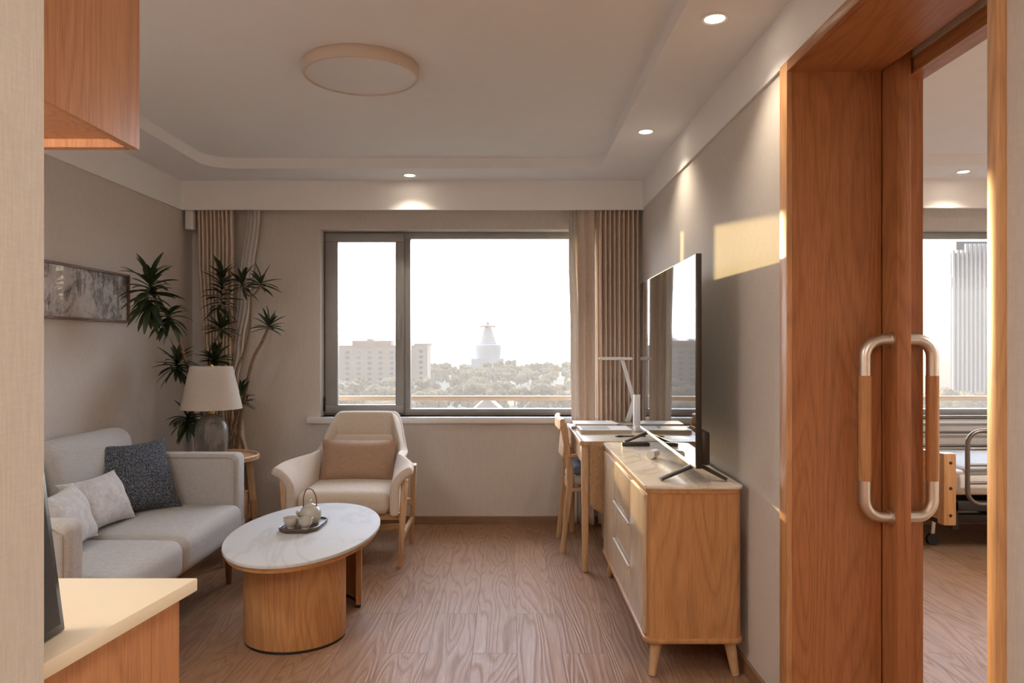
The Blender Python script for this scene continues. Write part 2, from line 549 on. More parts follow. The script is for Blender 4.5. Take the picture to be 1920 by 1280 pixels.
    def lathe(self, prof, c, n=32):
        c = Vector(c)
        rings = []
        for r, z in prof:
            if r < 1e-5:
                rings.append([self.bm.verts.new(c + Vector((0, 0, z)))])
            else:
                rings.append([self.bm.verts.new(c + Vector((r * math.cos(2 * PI * k / n), r * math.sin(2 * PI * k / n), z))) for k in range(n)])
        for i in range(len(rings) - 1):
            a, b = rings[i], rings[i + 1]
            for k in range(n):
                k2 = (k + 1) % n
                if len(a) == 1 and len(b) == 1:
                    continue
                if len(a) == 1:
                    self.bm.faces.new((a[0], b[k2], b[k]))
                elif len(b) == 1:
                    self.bm.faces.new((a[k], a[k2], b[0]))
                else:
                    self.bm.faces.new((a[k], a[k2], b[k2], b[k]))
        return self
    def rcube(self, c, size, r, mid=6, arc=4, puff=(0, 0, 0), Mx=None, wob=0):
        t = bmesh.new()
        h = [s / 2 for s in size]
        r = min(r, min(h) * 0.98)
        def coords(hh):
            k = [-hh + r * (1 - math.cos(PI / 2 * i / arc)) * 0.999 for i in range(arc + 1)]
            k = [-hh + r * math.tan(PI / 4 * i / arc) for i in range(arc + 1)] if True else k
            inner = [(-hh + r) + (2 * (hh - r)) * i / mid for i in range(1, mid)]
            return k + inner + [-x for x in reversed(k)]
        cs = [coords(x) for x in h]
        vd = {}
        def V(p):
            key = tuple(round(x, 6) for x in p)
            if key not in vd:
                q = Vector(p)
                inn = Vector([max(-(h[i] - r), min(h[i] - r, q[i])) for i in range(3)])
                d = q - inn
                o = inn + d.normalized() * r if d.length > 1e-9 else q
                for i in range(3):
                    if puff[i]:
                        j, k = (i + 1) % 3, (i + 2) % 3
                        w = max(0, 1 - (o[j] / h[j]) ** 2) * max(0, 1 - (o[k] / h[k]) ** 2)
                        o[i] += puff[i] * w * (o[i] / h[i])
                if wob:
                    o += Vector((noise.noise(o * 6 + Vector((3, 1, 2))), noise.noise(o * 6), noise.noise(o * 6 + Vector((7, 2, 9))))) * wob
                vd[key] = t.verts.new(o)
            return vd[key]
        for i in range(3):
            j, k = (i + 1) % 3, (i + 2) % 3
            for s in (-1, 1):
                for a in range(len(cs[j]) - 1):
                    for b in range(len(cs[k]) - 1):
                        q = []
                        for (aa, bb) in ((a, b), (a + 1, b), (a + 1, b + 1), (a, b + 1)):
                            p = [0, 0, 0]
                            p[i] = s * h[i]; p[j] = cs[j][aa]; p[k] = cs[k][bb]
                            q.append(V(p))
                        if len(set(q)) == 4:
                            try:
                                t.faces.new(q if s > 0 else list(reversed(q)))
                            except ValueError:
                                pass
        bmesh.ops.translate(t, vec=Vector(c), verts=t.verts)
        return self.add(t, Mx)
    def pillow(self, w, h, th, Mx, n=22, pinch=0.09, wr=0.004, seed=0, border=0.0):
        """pillow in its local XY plane (width x, height y), z = thickness"""
        t = bmesh.new()
        gr = {}
        for s in (1, -1):
            for i in range(n + 1):
                for j in range(n + 1):
                    u, v = -1 + 2 * i / n, -1 + 2 * j / n
                    edge = i in (0, n) or j in (0, n)
                    if edge and s == -1:
                        gr[(s, i, j)] = gr[(1, i, j)]
                        continue
                    px = u * w / 2 * (1 - pinch * (1 - v * v) * abs(u) ** 3)
                    py = v * h / 2 * (1 - pinch * (1 - u * u) * abs(v) ** 3)
                    b = border
                    uu, vv = min(1, abs(u) / (1 - b)), min(1, abs(v) / (1 - b))
                    z = th / 2 * ((1 - uu ** 2.6) ** 0.6) * ((1 - vv ** 2.6) ** 0.6)
                    if b:
                        z = max(z, 0.003)
                    z += wr * noise.noise(Vector((px * 14 + seed, py * 14, s * 3))) * (0 if edge else 1)
                    gr[(s, i, j)] = t.verts.new((px, py, z * s if not edge else wr * noise.noise(Vector((px * 25 + seed, py * 25, 0)))))
        for s in (1, -1):
            for i in range(n):
                for j in range(n):
                    q = [gr[(s, i, j)], gr[(s, i + 1, j)], gr[(s, i + 1, j + 1)], gr[(s, i, j + 1)]]
                    t.faces.new(q if s > 0 else list(reversed(q)))
        return self.add(t, Mx)
    def grid(self, fn, nu, nv):
        V = [[self.bm.verts.new(fn(i / nu, j / nv)) for j in range(nv + 1)] for i in range(nu + 1)]
        for i in range(nu):
            for j in range(nv):
                self.bm.faces.new((V[i][j], V[i + 1][j], V[i + 1][j + 1], V[i][j + 1]))
        return self
    def build(self, name, mat, parent=None, angle=40, solid=0, subsurf=0, base=None):
        me = bpy.data.meshes.new(name)
        bm = self.bm
        if parent is not None:
            o0 = ORG[parent.name]
        else:
            if base is None:
                mn = Vector((min(v.co.x for v in bm.verts), min(v.co.y for v in bm.verts), min(v.co.z for v in bm.verts)))
                mx = Vector((max(v.co.x for v in bm.verts), max(v.co.y for v in bm.verts), max(v.co.z for v in bm.verts)))
                base = Vector(((mn.x + mx.x) / 2, (mn.y + mx.y) / 2, mn.z))
            o0 = Vector(base)
        bmesh.ops.translate(bm, vec=-o0, verts=bm.verts)
        bm.to_mesh(me); bm.free()
        me.polygons.foreach_set('use_smooth', [True] * len(me.polygons))
        me.set_sharp_from_angle(angle=R(angle))
        me.materials.append(mat)
        o = bpy.data.objects.new(name, me)
        COL.objects.link(o)
        if parent is not None:
            o.parent = parent
        else:
            o.location = o0
        ORG[o.name] = o0
        if solid:
            s = o.modifiers.new('solid', 'SOLIDIFY'); s.thickness = solid; s.offset = 0
        if subsurf:
            s = o.modifiers.new('sub', 'SUBSURF'); s.levels = subsurf; s.render_levels = subsurf
        return o

def part(name, mat, parent, *boxes, bev=0.0, **kw):
    m = MB()
    for b in boxes:
        m.box(*b, bev=bev)
    return m.build(name, mat, parent, **kw)

def struct(name, mat, label, cat, *boxes, bev=0.0):
    m = MB()
    for b in boxes:
        m.box(*b, bev=bev)
    return tag(m.build(name, mat), label, cat, kind='structure')

# ------------------------------------------------------------------ room shell
XL, XR = -2.23, 0.925
YB = 5.28
XB0, XB1 = 1.332, 4.6           # bedroom
CZ, TZ = 2.38, 2.447            # lower soffit, tray ceiling
struct('floor', M['floor'], 'pale brown oak plank floor running towards the window', 'floor', (-2.5, 4.8, -1.9, 5.6, -0.1, 0))

# facade with two openings
W1 = (-1.327, 0.62, 0.757, 2.081)
W2 = (2.25, 4.15, 0.757, 2.081)
struct('wall_back', M['wall'], 'beige papered window wall at the far end', 'wall',
       (-2.5, W1[0], YB, 5.56, 0, 2.6), (W1[1], W2[0], YB, 5.56, 0, 2.6), (W2[1], 4.8, YB, 5.56, 0, 2.6),
       (W1[0], W1[1], YB, 5.56, 0, W1[2]), (W1[0], W1[1], YB, 5.56, W1[3], 2.6),
       (W2[0], W2[1], YB, 5.56, 0, W2[2]), (W2[0], W2[1], YB, 5.56, W2[3], 2.6))
struct('wall_left', M['wall'], 'beige papered wall behind the sofa', 'wall', (-2.4, XL, 0.7, YB, 0, 2.6))
struct('wall_entry', M['wall'], 'beige papered wall end in the near left foreground', 'wall', (-2.4, -0.559, -1.9, 0.9, 0, 2.6))
struct('wall_right', M['wall'], 'beige papered wall behind the television', 'wall',
       (XR, 1.214, 2.436, YB, 0, 2.6), (1.27, XB0, 2.436, YB, 0, 2.6),
       (XR, 1.214, 1.414, 2.436, 2.172, 2.6), (1.27, XB0, 1.414, 2.436, 2.172, 2.6),
       (XR, XB0, -1.9, 1.40, 0, 2.6), (1.214, 1.27, 1.40, YB, 2.26, 2.6), (1.214, 1.27, 3.5, YB, 0, 2.26))
struct('wall_behind', M['wall'], 'wall behind the camera', 'wall', (-0.6, 1.4, -1.95, -1.85, 0, 2.6))
struct('wall_bedroom', M['wall'], 'bedroom walls beyond the sliding door', 'wall',
       (XB1, 4.75, 0.2, YB, 0, 2.6), (XB0, 4.7, 0.1, 0.25, 0, 2.6))

def tray_ceiling(name, label, x0, x1, y0, y1, ix0, ix1, iy0, iy1, r):
    m = MB()
    bm = m.bm
    inner = rr2(ix0, ix1, iy0, iy1, r, 8)
    outer = [(x0, y0), (x1, y0), (x1, y1), (x0, y1)]
    vo = [bm.verts.new((x, y, CZ)) for x, y in outer]
    vi = [bm.verts.new((x, y, CZ)) for x, y in inner]
    ed = [bm.edges.new((vo[i], vo[(i + 1) % 4])) for i in range(4)] + [bm.edges.new((vi[i], vi[(i + 1) % len(vi)])) for i in range(len(vi))]
    bmesh.ops.triangle_fill(bm, use_beauty=True, edges=ed)
    vt = [bm.verts.new((v.co.x, v.co.y, TZ)) for v in vi]
    for i in range(len(vi)):
        j = (i + 1) % len(vi)
        bm.faces.new((vi[i], vi[j], vt[j], vt[i]))
    bm.faces.new(vt)
    bmesh.ops.recalc_face_normals(bm, faces=bm.faces)
    m.box(x0, x1, y0, y1, 2.52, 2.62)
    return tag(m.build(name, M['ceil']), label, 'ceiling', kind='structure')

tray_ceiling('ceiling', 'white plaster tray ceiling with rounded corners', -2.4, 1.0, 0.9, 5.3, -1.89, 0.583, 1.75, 4.72, 0.17)
tray_ceiling('ceiling_bedroom', 'white plaster ceiling in the bedroom', 1.2, 4.7, 0.2, 5.3, 1.8, 4.1, 0.7, 4.62, 0.17)
struct('ceiling_entry', M['ceil'], 'white ceiling of the entry passage', 'ceiling', (-2.4, 1.3, -1.9, 0.9, CZ, 2.6))

struct('trim_1', M['band'], 'white plaster band along the top of the left wall', 'trim', (XL - 0.01, -2.216, 0.9, 5.07, 2.183, CZ + 0.01))
struct('trim_2', M['band'], 'white plaster band along the top of the right wall', 'trim', (0.915, XR + 0.01, -1.8, 5.07, 2.192, CZ + 0.01))
struct('trim_3', M['band'], 'white curtain pelmet above the living room window', 'trim', (XL, XR, 5.07, 5.09, 2.183, 2.47))
struct('trim_4', M['band'], 'white curtain pelmet above the bedroom window', 'trim', (XB0, XB1, 5.0, 5.02, 2.183, 2.47))
struct('baseboard_back', M['baseboard'], 'brown baseboard below the living room window', 'baseboard', (XL, XR, 5.266, YB, 0, 0.055))
struct('baseboard_left', M['baseboard_y'], 'brown baseboard along the left wall', 'baseboard', (XL, XL + 0.014, 1.0, 5.266, 0, 0.055))
struct('baseboard_right', M['baseboard_y'], 'brown baseboard behind the sideboard', 'baseboard', (XR - 0.014, XR, 2.5, 5.266, 0, 0.055))
struct('baseboard_bedroom', M['baseboard'], 'brown baseboard below the bedroom window', 'baseboard', (XB0, XB1, 5.266, YB, 0, 0.055))

# windows
def window(name, label, W, mull, top_extra=0.0):
    x0, x1, z0, z1 = W
    t = thing(name, label, 'window', ((x0 + x1) / 2, 5.40, z0), kind='structure')
    fw = 0.045
    part('window_frame', M['frame_metal'], t,
         (x0, x1, 5.40, 5.47, z0, z0 + fw), (x0, x1, 5.40, 5.47, z1 - fw, z1),
         (x0, x0 + fw, 5.40, 5.47, z0 + fw, z1 - fw), (x1 - fw, x1, 5.40, 5.47, z0 + fw, z1 - fw),
         (mull - 0.03, mull + 0.03, 5.40, 5.47, z0 + fw, z1 - fw), bev=0.003)
    sw = 0.062
    a0, a1, b0, b1 = x0 + 0.012, mull - 0.012, z0 + 0.014, z1 - 0.012
    s = part('sash', M['frame_metal'], t,
         (a0, a1, 5.378, 5.42, b0, b0 + sw), (a0, a1, 5.378, 5.42, b1 - sw, b1),
         (a0, a0 + sw + 0.028, 5.378, 5.42, b0 + sw, b1 - sw), (a1 - sw, a1, 5.378, 5.42, b0 + sw, b1 - sw), bev=0.004)
    part('window_handle', M['frame_metal'], s, (a1 - 0.046, a1 - 0.014, 5.362, 5.380, 1.36, 1.48), (a1 - 0.04, a1 - 0.02, 5.345, 5.365, 1.30, 1.44), bev=0.004)
    part('hinge', M['black'], s, (a0 - 0.02, a0 - 0.002, 5.37, 5.40, z0 + 0.03, z0 + 0.13), bev=0.003)
    MB().box(a0 + sw, a1 - sw, 5.398, 5.404, b0 + sw, b1 - sw).build('sash_glass', M['glass_pane'], s)
    MB().box(mull + 0.03, x1 - fw, 5.432, 5.438, z0 + fw, z1 - fw).build('window_glass', M['glass_pane'], t)
    MB().box(x0 - 0.085, x1 + 0.085, 5.235, 5.399, z0 - 0.043, z0, bev=0.004).build('window_sill', M['white_plastic'], t)
    return t
window('window_1', 'wide grey framed living room window with narrow opening sash', W1, -0.735)
window('window_2', 'grey framed bedroom window seen through the sliding door', W2, 2.80)

# door opening: lining, casing
dw, dy = M['door_wood'], M['door_wood_y']
t = thing('trim_5', 'warm brown wooden lining and casing around the sliding door opening', 'door casing', (1.1, 1.95, 0), kind='structure')
part('jamb', dw, t, (0.926, 1.214, 2.428, 2.440, 0, 2.155))
part('casing', M['casing'], t, (0.907, 0.926, 2.428, 2.492, 0, 2.192), bev=0.002)
part('casing', M['casing'], t, (0.907, 0.926, 1.3836, 1.414, 0, 2.192), bev=0.002)
part('head_casing', dy, t, (0.907, 0.926, 1.414, 2.428, 2.155, 2.192), bev=0.002)
part('head_lining', dy, t, (0.926, 1.214, 1.405, 2.440, 2.155, 2.173))
part('jamb', dw, t, (0.93, 1.332, 1.398, 1.414, 0, 2.155))
part('door_stop', dw, t, (1.274, 1.335, 2.425, 2.440, 0, 2.155), (1.274, 1.335, 2.40, 2.426, 0, 2.12))
part('head_stop', dy, t, (1.272, 1.335, 1.405, 2.425, 2.12, 2.172))

d = thing('door_1', 'wooden sliding door leaf with long steel grab handles, pushed open', 'sliding door', (1.242, 2.9, 0), kind='structure')
MB().box(1.220, 1.264, 2.338, 3.35, 0.008, 2.20, bev=0.002).build('door_panel', dw, d)
for sx, x_face in ((-1, 1.220), (1, 1.264)):
    y = 2.372
    xo = x_face + sx * 0.085
    z0, z1 = 0.722, 1.285
    h = MB()
    for za, zb in ((z1, z1 - 0.13), (z0, z0 + 0.13)):
        s = -1 if zb < za else 1
        k = [(x_face, y, za)] + [(xo - sx * 0.055 + sx * 0.055 * math.sin(a), y, za + s * 0.055 * (1 - math.cos(a))) for a in [PI / 2 * i / 8 for i in range(9)]] + [(xo, y, zb)]
        h.tube(k, 0.0185, 14)
        h.tube([(x_face, y, za), (x_face + sx * 0.008, y, za)], 0.024, 18)
    hd = h.build('door_handle', M['steel'], d)
    MB().tube([(xo, y, z0 + 0.115), (xo, y, z1 - 0.115)], 0.0197, 18).build('grip', M['oak'], hd)

# ------------------------------------------------------------------ lights of the place, added fill panels
def downlight(x, y, z, label, energy=6, col=(1, 0.86, 0.68), group='recessed ceiling downlights', lens=18, size=118):
    t = thing('recessed_downlight', label, 'downlight', (x, y, z), group)
    MB().lathe([(0.034, 0.004), (0.034, -0.004), (0.043, -0.006), (0.047, -0.002), (0.047, 0.004)], (x, y, z), 32).build('trim_ring', M['white_plastic'], t)
    MB().lathe([(0.0, -0.0025), (0.0345, -0.0025)], (x, y, z), 28).build('lens', emit('downlight_glow', (1, 0.86, 0.66), lens), t)
    ld = bpy.data.lights.new('downlight_beam', 'SPOT')
    ld.energy = energy; ld.color = col; ld.spot_size = R(size); ld.spot_blend = 0.75; ld.shadow_soft_size = 0.025
    lo = bpy.data.objects.new('downlight_beam', ld)
    COL.objects.link(lo); lo.parent = t; lo.location = (0, 0, -0.012)
    return t
downlight(0.705, 2.543, CZ, 'lit round recessed downlight nearest the doorway on the right soffit', 11)
downlight(0.72, 3.895, CZ, 'lit round recessed downlight over the sideboard, second along the right soffit', 11)
downlight(-0.644, 4.90, CZ, 'lit round recessed downlight in front of the window pelmet', 9)
downlight(2.93, 4.80, CZ, 'lit round recessed downlight in the bedroom ceiling', 14)
for x, y in ((0.2, 0.5), (0.2, -0.9)):
    downlight(x, y, CZ, 'lit round recessed downlight in the entry passage ceiling', 6, group='entry passage downlights', size=150)

def fill_panel(label, x, y, w, h, energy, col):  # unseen panel added as fill light, not a known fixture
    t = thing('added_fill_panel', label, 'ceiling lamp', (x, y, CZ))
    MB().box(x - w / 2 - 0.02, x + w / 2 + 0.02, y - h / 2 - 0.02, y + h / 2 + 0.02, CZ - 0.03, CZ, bev=0.004).build('lamp_frame', M['white_plastic'], t)
    MB().box(x - w / 2, x + w / 2, y - h / 2, y + h / 2, CZ - 0.034, CZ - 0.028).build('diffuser', emit('fill_panel_glow', (1, 0.92, 0.84), 2.0), t)
    pd = bpy.data.lights.new('fill_panel_light', 'AREA')
    pd.shape = 'RECTANGLE'; pd.size = w; pd.size_y = h; pd.energy = energy; pd.color = col
    po = bpy.data.objects.new('fill_panel_light', pd)
    COL.objects.link(po); po.parent = t; po.location = (0, 0, -0.04)
fill_panel('long unseen panel added as fill light in the entry passage ceiling behind the camera', 0.18, -0.75, 0.58, 1.18, 15, (1.0, 0.94, 0.88))  # added to lift the surfaces facing the camera
fill_panel('square unseen panel added as fill light in the kitchen corner ceiling left of the wall cabinet', -1.62, 1.42, 0.55, 0.55, 11, (0.92, 0.97, 1.0))  # added out of view to brighten the right wall

fill_panel('square unseen panel added as fill light in the bedroom ceiling away from the window', 3.5, 2.3, 0.6, 0.6, 42, (1.0, 0.96, 0.90))  # added out of view to brighten the dim bedroom

cl = thing('ceiling_lamp', 'large flat round white flush ceiling lamp, switched off', 'ceiling lamp', (-0.62, 3.16, TZ))
MB().lathe([(0.0, 0.0), (0.238, 0.0), (0.243, -0.006), (0.243, -0.044), (0.238, -0.05), (0.229, -0.05), (0.229, -0.044)], (-0.62, 3.16, TZ), 64).build('lamp_frame', plain('lamp_frame_beige', srgb(205, 186, 170), 0.4, var=0.01), cl)
MB().lathe([(0.0, -0.049), (0.2, -0.0485), (0.229, -0.045)], (-0.62, 3.16, TZ), 64).build('diffuser', M['diffuser'], cl)

# ------------------------------------------------------------------ kitchen corner on the left
c = thing('kitchen_base_cabinet', 'warm wood base cabinet under the cream worktop in the left foreground', 'cabinet', (-0.85, 1.12, 0))
poly = [(-0.583, 1.325), (-1.28, 1.325), (-1.28, 0.91), (-0.645, 0.91)]
MB().prism(poly, 0.06, 0.825).build('body', M['kitchen_wood'], c)
MB().prism([(-0.64, 1.30), (-1.26, 1.30), (-1.26, 0.93), (-0.70, 0.93)], 0.0, 0.06).build('plinth', M['black'], c)
cw = MB().prism([(-0.558, 1.342), (-1.29, 1.342), (-1.29, 0.905), (-0.6224, 0.905)], 0.827, 0.85, bev=0.002)
tag(cw.build('worktop', M['counter']), 'cream stone worktop on the near left base cabinet', 'worktop')
uc = thing('kitchen_wall_cabinet', 'warm wood wall cabinet hanging at the upper left', 'wall cabinet', (-0.95, 1.15, 1.63))
MB().box(-0.700, -0.6826, 0.905, 1.385, 1.63, 2.375, bev=0.001).build('door', M['kitchen_wood'], uc)
MB().box(-1.25, -0.702, 0.905, 1.385, 1.645, 2.378).box(-1.25, -0.702, 1.365, 1.385, 1.63, 1.66).build('body', M['kitchen_wood'], uc)
st = MB().box(-1.20, -0.80, 1.02, 1.05, 1.636, 1.645).build('light_strip', emit('strip_glow', (1, 0.86, 0.68), 55), uc)
tb = thing('tablet', 'dark slab like tablet leaning on the worktop by the wall end', 'tablet', (-0.68, 1.02, 0.85))
TM = Matrix.Translation((-0.648, 1.04, 0.852)) @ Matrix.Rotation(R(-7.5), 4, 'Y')
MB().box(-0.012, 0.0, -0.11, 0.055, 0.0, 0.26, bev=0.003, Mx=TM).build('back_shell', M['tv_body'], tb)
MB().box(-0.001, 0.0012, -0.10, 0.043, 0.012, 0.248, Mx=TM).build('screen', M['black'], tb)

# ------------------------------------------------------------------ sofa
s = thing('sofa', 'pale oatmeal two seat sofa with square arms along the left wall', 'sofa', (-1.8, 3.23, 0))
ya, yb = 2.52, 3.92
MB().rcube((-1.815, 3.23, 0.30), (0.80, 1.62, 0.075), 0.02).build('base', M['sofa'], s)
part('rail', M['walnut'], s, (-2.16, -1.43, 2.44, 4.02, 0.245, 0.264))
for y0, y1 in ((ya, 3.217), (3.219, yb)):
    MB().rcube((-1.70, (y0 + y1) / 2, 0.352), (0.63, y1 - y0, 0.165), 0.05, 8, 5, (0, 0, 0.014)).build('seat_cushion', M['sofa'], s)
for y0, y1 in ((ya, 3.217), (3.219, yb + 0.05)):
    BM = Matrix.Translation((-2.03, (y0 + y1) / 2, 0.43)) @ Matrix.Rotation(R(-8), 4, 'Y')
    MB().rcube((0, 0, 0.205), (0.20, y1 - y0, 0.40), 0.075, 8, 5, (0.03, 0, 0), Mx=BM).build('back_cushion', M['sofa'], s)
MB().rcube((-2.15, 3.23, 0.50), (0.11, 1.55, 0.44), 0.04).build('back_frame', M['sofa'], s)
for y0, y1 in ((2.405, ya), (yb, 4.05)):
    a = MB().rcube((-1.815, (y0 + y1) / 2, 0.482), (0.79, y1 - y0, 0.42), 0.035, 6, 5).build('arm', M['sofa'], s)
    fx = -1.436
    ring = [(fx, y0 - 0.0005 if y0 < 3 else y0 - 0.0005, 0.30), (fx, y0 - 0.0005, 0.655), (fx - 0.03, y0 - 0.0005, 0.675), (-2.15, y0 - 0.0005, 0.675)]
    MB().tube(ring, 0.0028, 8).build('piping', M['piping'], a)
for x in (-2.10, -1.48):
    for y in (2.50, 3.96):
        MB().tube([(x, y, 0.247), (x, y, 0.0)], [0.022, 0.014], 14).build('leg', M['walnut'], s)

def pm(x, y, z, rz, tilt, roll=0):
    """pillow matrix: centre, heading of its face (deg from +X), tilt back, roll in plane"""
    return Matrix.Translation((x, y, z)) @ Matrix.Rotation(R(rz), 4, 'Z') @ Matrix.Rotation(R(90 - tilt), 4, 'Y') @ Matrix.Rotation(R(90 + roll), 4, 'Z')
tag(MB().pillow(0.38, 0.38, 0.13, pm(-1.84, 3.71, 0.612, -36, 26, 0), seed=1, pinch=0.12).build('throw_pillow', M['dark_pillow']),
    'square charcoal speckled throw pillow leaning in the far corner of the sofa', 'pillow')
tag(MB().pillow(0.40, 0.25, 0.13, pm(-1.845, 3.36, 0.56, -6, 26, 0), seed=5, wr=0.009, pinch=0.12).build('throw_pillow', M['grey_pillow']),
    'silvery oblong throw pillow at the middle of the sofa, beside the charcoal one', 'pillow')
tag(MB().pillow(0.40, 0.25, 0.13, pm(-1.775, 3.0, 0.565, 10, 24, 0), seed=9, wr=0.009, pinch=0.12).build('throw_pillow', M['grey_pillow']),
    'silvery oblong throw pillow nearest the camera on the sofa', 'pillow')

# ------------------------------------------------------------------ coffee table
ct = thing('coffee_table', 'oval coffee table with white marble top on two curved oak panels', 'coffee table', (-0.925, 3.44, 0))
def oval(a, b, n=72, cx=-0.925, cy=3.435):
    return [(cx + b * math.sin(2 * PI * k / n), cy + a * math.cos(2 * PI * k / n)) for k in range(n)]
MB().prism(oval(0.57, 0.325), 0.405, 0.42, bev=0.003).build('table_top', M['marble'], ct)
MB().prism(oval(0.56, 0.315), 0.385, 0.405, bev=0.004).build('top_rim', M['oak_y'], ct)
for yc, sg in ((3.265, -1), (3.60, 1)):
    ro, ri = 0.218, 0.193
    arc = [PI * k / 28 for k in range(29)]
    po = [(-0.925 + ro * math.cos(a), yc + sg * ro * math.sin(a)) for a in arc]
    pi_ = [(-0.925 + ri * math.cos(a), yc + sg * ri * math.sin(a)) for a in reversed(arc)]
    pl = po + pi_
    if sg < 0: pl = list(reversed(pl))
    MB().prism(pl, 0.012, 0.385, bev=0.002).build('pedestal', M['oak'], ct)
    MB().prism([(-0.925 + (x + 0.925) * 0.985, yc + (y - yc) * 0.985) for x, y in pl], 0.0, 0.013).build('foot', M['black'], ct)

tr = thing('tea_tray', 'small dark wood tray under the tea set on the marble table', 'tray', (-0.945, 3.46, 0.42))
tp = [(-1.035, 3.38), (-1.0, 3.345), (-0.90, 3.345), (-0.865, 3.40), (-0.86, 3.56), (-0.885, 3.59), (-0.98, 3.59), (-1.03, 3.55)]
MB().prism(tp, 0.4202, 0.434, bev=0.003).build('tray_base', M['tray'], tr)
MB().tube([(x, y, 0.437) for x, y in tp + tp[:1]], 0.004, 8).build('tray_rim', M['tray'], tr)
zt = 0.4345
def cup(x, y, label):
    t = thing('tea_cup', label, 'tea cup', (x, y, zt), 'tea cups on the tray')
    MB().lathe([(0.0, 0.006), (0.013, 0.006), (0.013, 0.0), (0.017, 0.0), (0.017, 0.007), (0.027, 0.018), (0.033, 0.035), (0.034, 0.048), (0.0325, 0.049), (0.031, 0.036), (0.024, 0.019), (0.0, 0.012)], (x, y, zt), 36).build('cup_body', M['white_ceramic'], t)
cup(-0.985, 3.395, 'pale glazed tea cup on the left of the tray')
cup(-0.918, 3.385, 'pale glazed tea cup on the right front of the tray')
tp_ = thing('teapot', 'small round pale glazed teapot with a tall bail handle', 'teapot', (-0.925, 3.50, zt))
pc = (-0.925, 3.50, zt)
MB().lathe([(0.0, 0.0), (0.036, 0.0), (0.044, 0.012), (0.05, 0.032), (0.048, 0.052), (0.038, 0.07), (0.025, 0.078), (0.0, 0.08)], pc, 40).build('pot_body', M['white_ceramic'], tp_)
MB().lathe([(0.026, 0.077), (0.024, 0.084), (0.012, 0.089), (0.006, 0.092), (0.009, 0.1), (0.007, 0.106), (0.0, 0.108)], pc, 28).build('lid', M['white_ceramic'], tp_)
MB().tube(spline([(-0.948, 3.462, zt + 0.04), (-0.962, 3.440, zt + 0.052), (-0.968, 3.428, zt + 0.066)]), [0.012, 0.007], 14).build('spout', M['white_ceramic'], tp_)
MB().tube(spline([(-0.957, 3.50, zt + 0.068), (-0.958, 3.50, zt + 0.11), (-0.948, 3.50, zt + 0.148), (-0.93, 3.50, zt + 0.158), (-0.912, 3.50, zt + 0.148), (-0.897, 3.50, zt + 0.11), (-0.897, 3.50, zt + 0.068)]), 0.0028, 8).build('bail_handle', M['walnut'], tp_)

# ------------------------------------------------------------------ armchair (local frame, front = -Y), centre at ax, ay
ax, ay = -0.932, 4.55
ac = thing('armchair', 'cream upholstered lounge armchair with wooden legs under the window', 'armchair', (ax, ay, 0))
def shell(u, v):
    sgn = -1 if u < 0.5 else 1
    s_ = abs(u - 0.5) * 2              # 0 centre back, 1 arm front
    th = min(s_ / 0.52, 1) * PI / 2     # round the back corner
    k = max(0, (s_ - 0.52) / 0.48)
    n_ = 0.36
    bx = abs(math.sin(th)) ** n_
    by = abs(math.cos(th)) ** n_
    x = sgn * (0.258 * bx + 0.035 * k)
    y = 0.29 * by + (-0.02) * (1 - by) - 0.335 * k
    e = min(1, max(0, (s_ - 0.19) / 0.25)); e = e * e * (3 - 2 * e)
    top = 0.825 * (1 - e) + (0.615 - 0.04 * k) * e
    z0 = 0.30
    z = z0 + (top - z0) * v
    back = 1 - e
    y += 0.13 * max(0, z - 0.36) / 0.45 * back * (1.15) + 0.06 * v * (1 - k) * e
    x -= sgn * 0.03 * v * v * back * bx
    fl = max(0, v - 0.45) / 0.55
    x += sgn * ((0.02 + 0.085 * min(1, 1.6 * k)) * fl ** 2.2 * e)
    z -= 0.018 * fl ** 6 * e
    return Vector((ax + x, ay + y, z))
sh = MB().grid(shell, 72, 16)
sho = sh.build('shell', M['chair_fab'], ac, 180, solid=0.05, subsurf=2)
MB().rcube((ax, ay - 0.05, 0.365), (0.53, 0.58, 0.13), 0.05, 8, 5, (0, 0, 0.015)).build('seat_cushion', M['chair_fab'], ac)
MB().grid(lambda u, v: shell(0.5 + (u - 0.5) * 0.44, 0.22 + 0.50 * v) + Vector((0, -0.055 - 0.03 * math.sin(PI * u) * math.sin(PI * v) ** 0.5, 0)), 18, 12).build('back_pad', M['chair_fab'], ac, 180, solid=0.05, subsurf=2)
MB().grid(lambda u, v: shell(0.5 + (u - 0.5) * 0.46, 0.70 + 0.285 * v) + Vector((0, -0.048 - 0.012 * math.sin(PI * u) * math.sin(PI * v) ** 0.5, 0)), 18, 8).build('head_pad', M['chair_fab'], ac, 180, solid=0.06, subsurf=2)
for sx in (-1, 1):
    MB().bar((ax + sx * 0.345, ay - 0.295, 0.50), (ax + sx * 0.318, ay - 0.30, 0.0), 0.036, 0.05, 0.024, 0.026).build('leg', M['oak_light'], ac)
    MB().bar((ax + sx * 0.345, ay + 0.12, 0.52), (ax + sx * 0.318, ay + 0.22, 0.0), 0.034, 0.05, 0.024, 0.026).build('leg', M['oak_light'], ac)
    MB().bar((ax + sx * 0.325, ay - 0.297, 0.165), (ax + sx * 0.325, ay + 0.19, 0.165), 0.02, 0.034).build('stretcher', M['oak_light_y'], ac)
MB().bar((ax - 0.32, ay - 0.03, 0.165), (ax + 0.32, ay - 0.03, 0.165), 0.034, 0.02, side=(0, 0, 1)).build('stretcher', M['oak_light_x'], ac)
for q in (-0.24, 0.16):
    part('seat_rail', M['oak_light_x'], ac, (ax - 0.33, ax + 0.33, ay + q - 0.02, ay + q + 0.02, 0.26, 0.30), bev=0.003)
lp = MB().pillow(0.47, 0.27, 0.15, pm(ax + 0.0, ay + 0.10, 0.545, -90, 20, 0), seed=3, pinch=0.05, border=0.05)
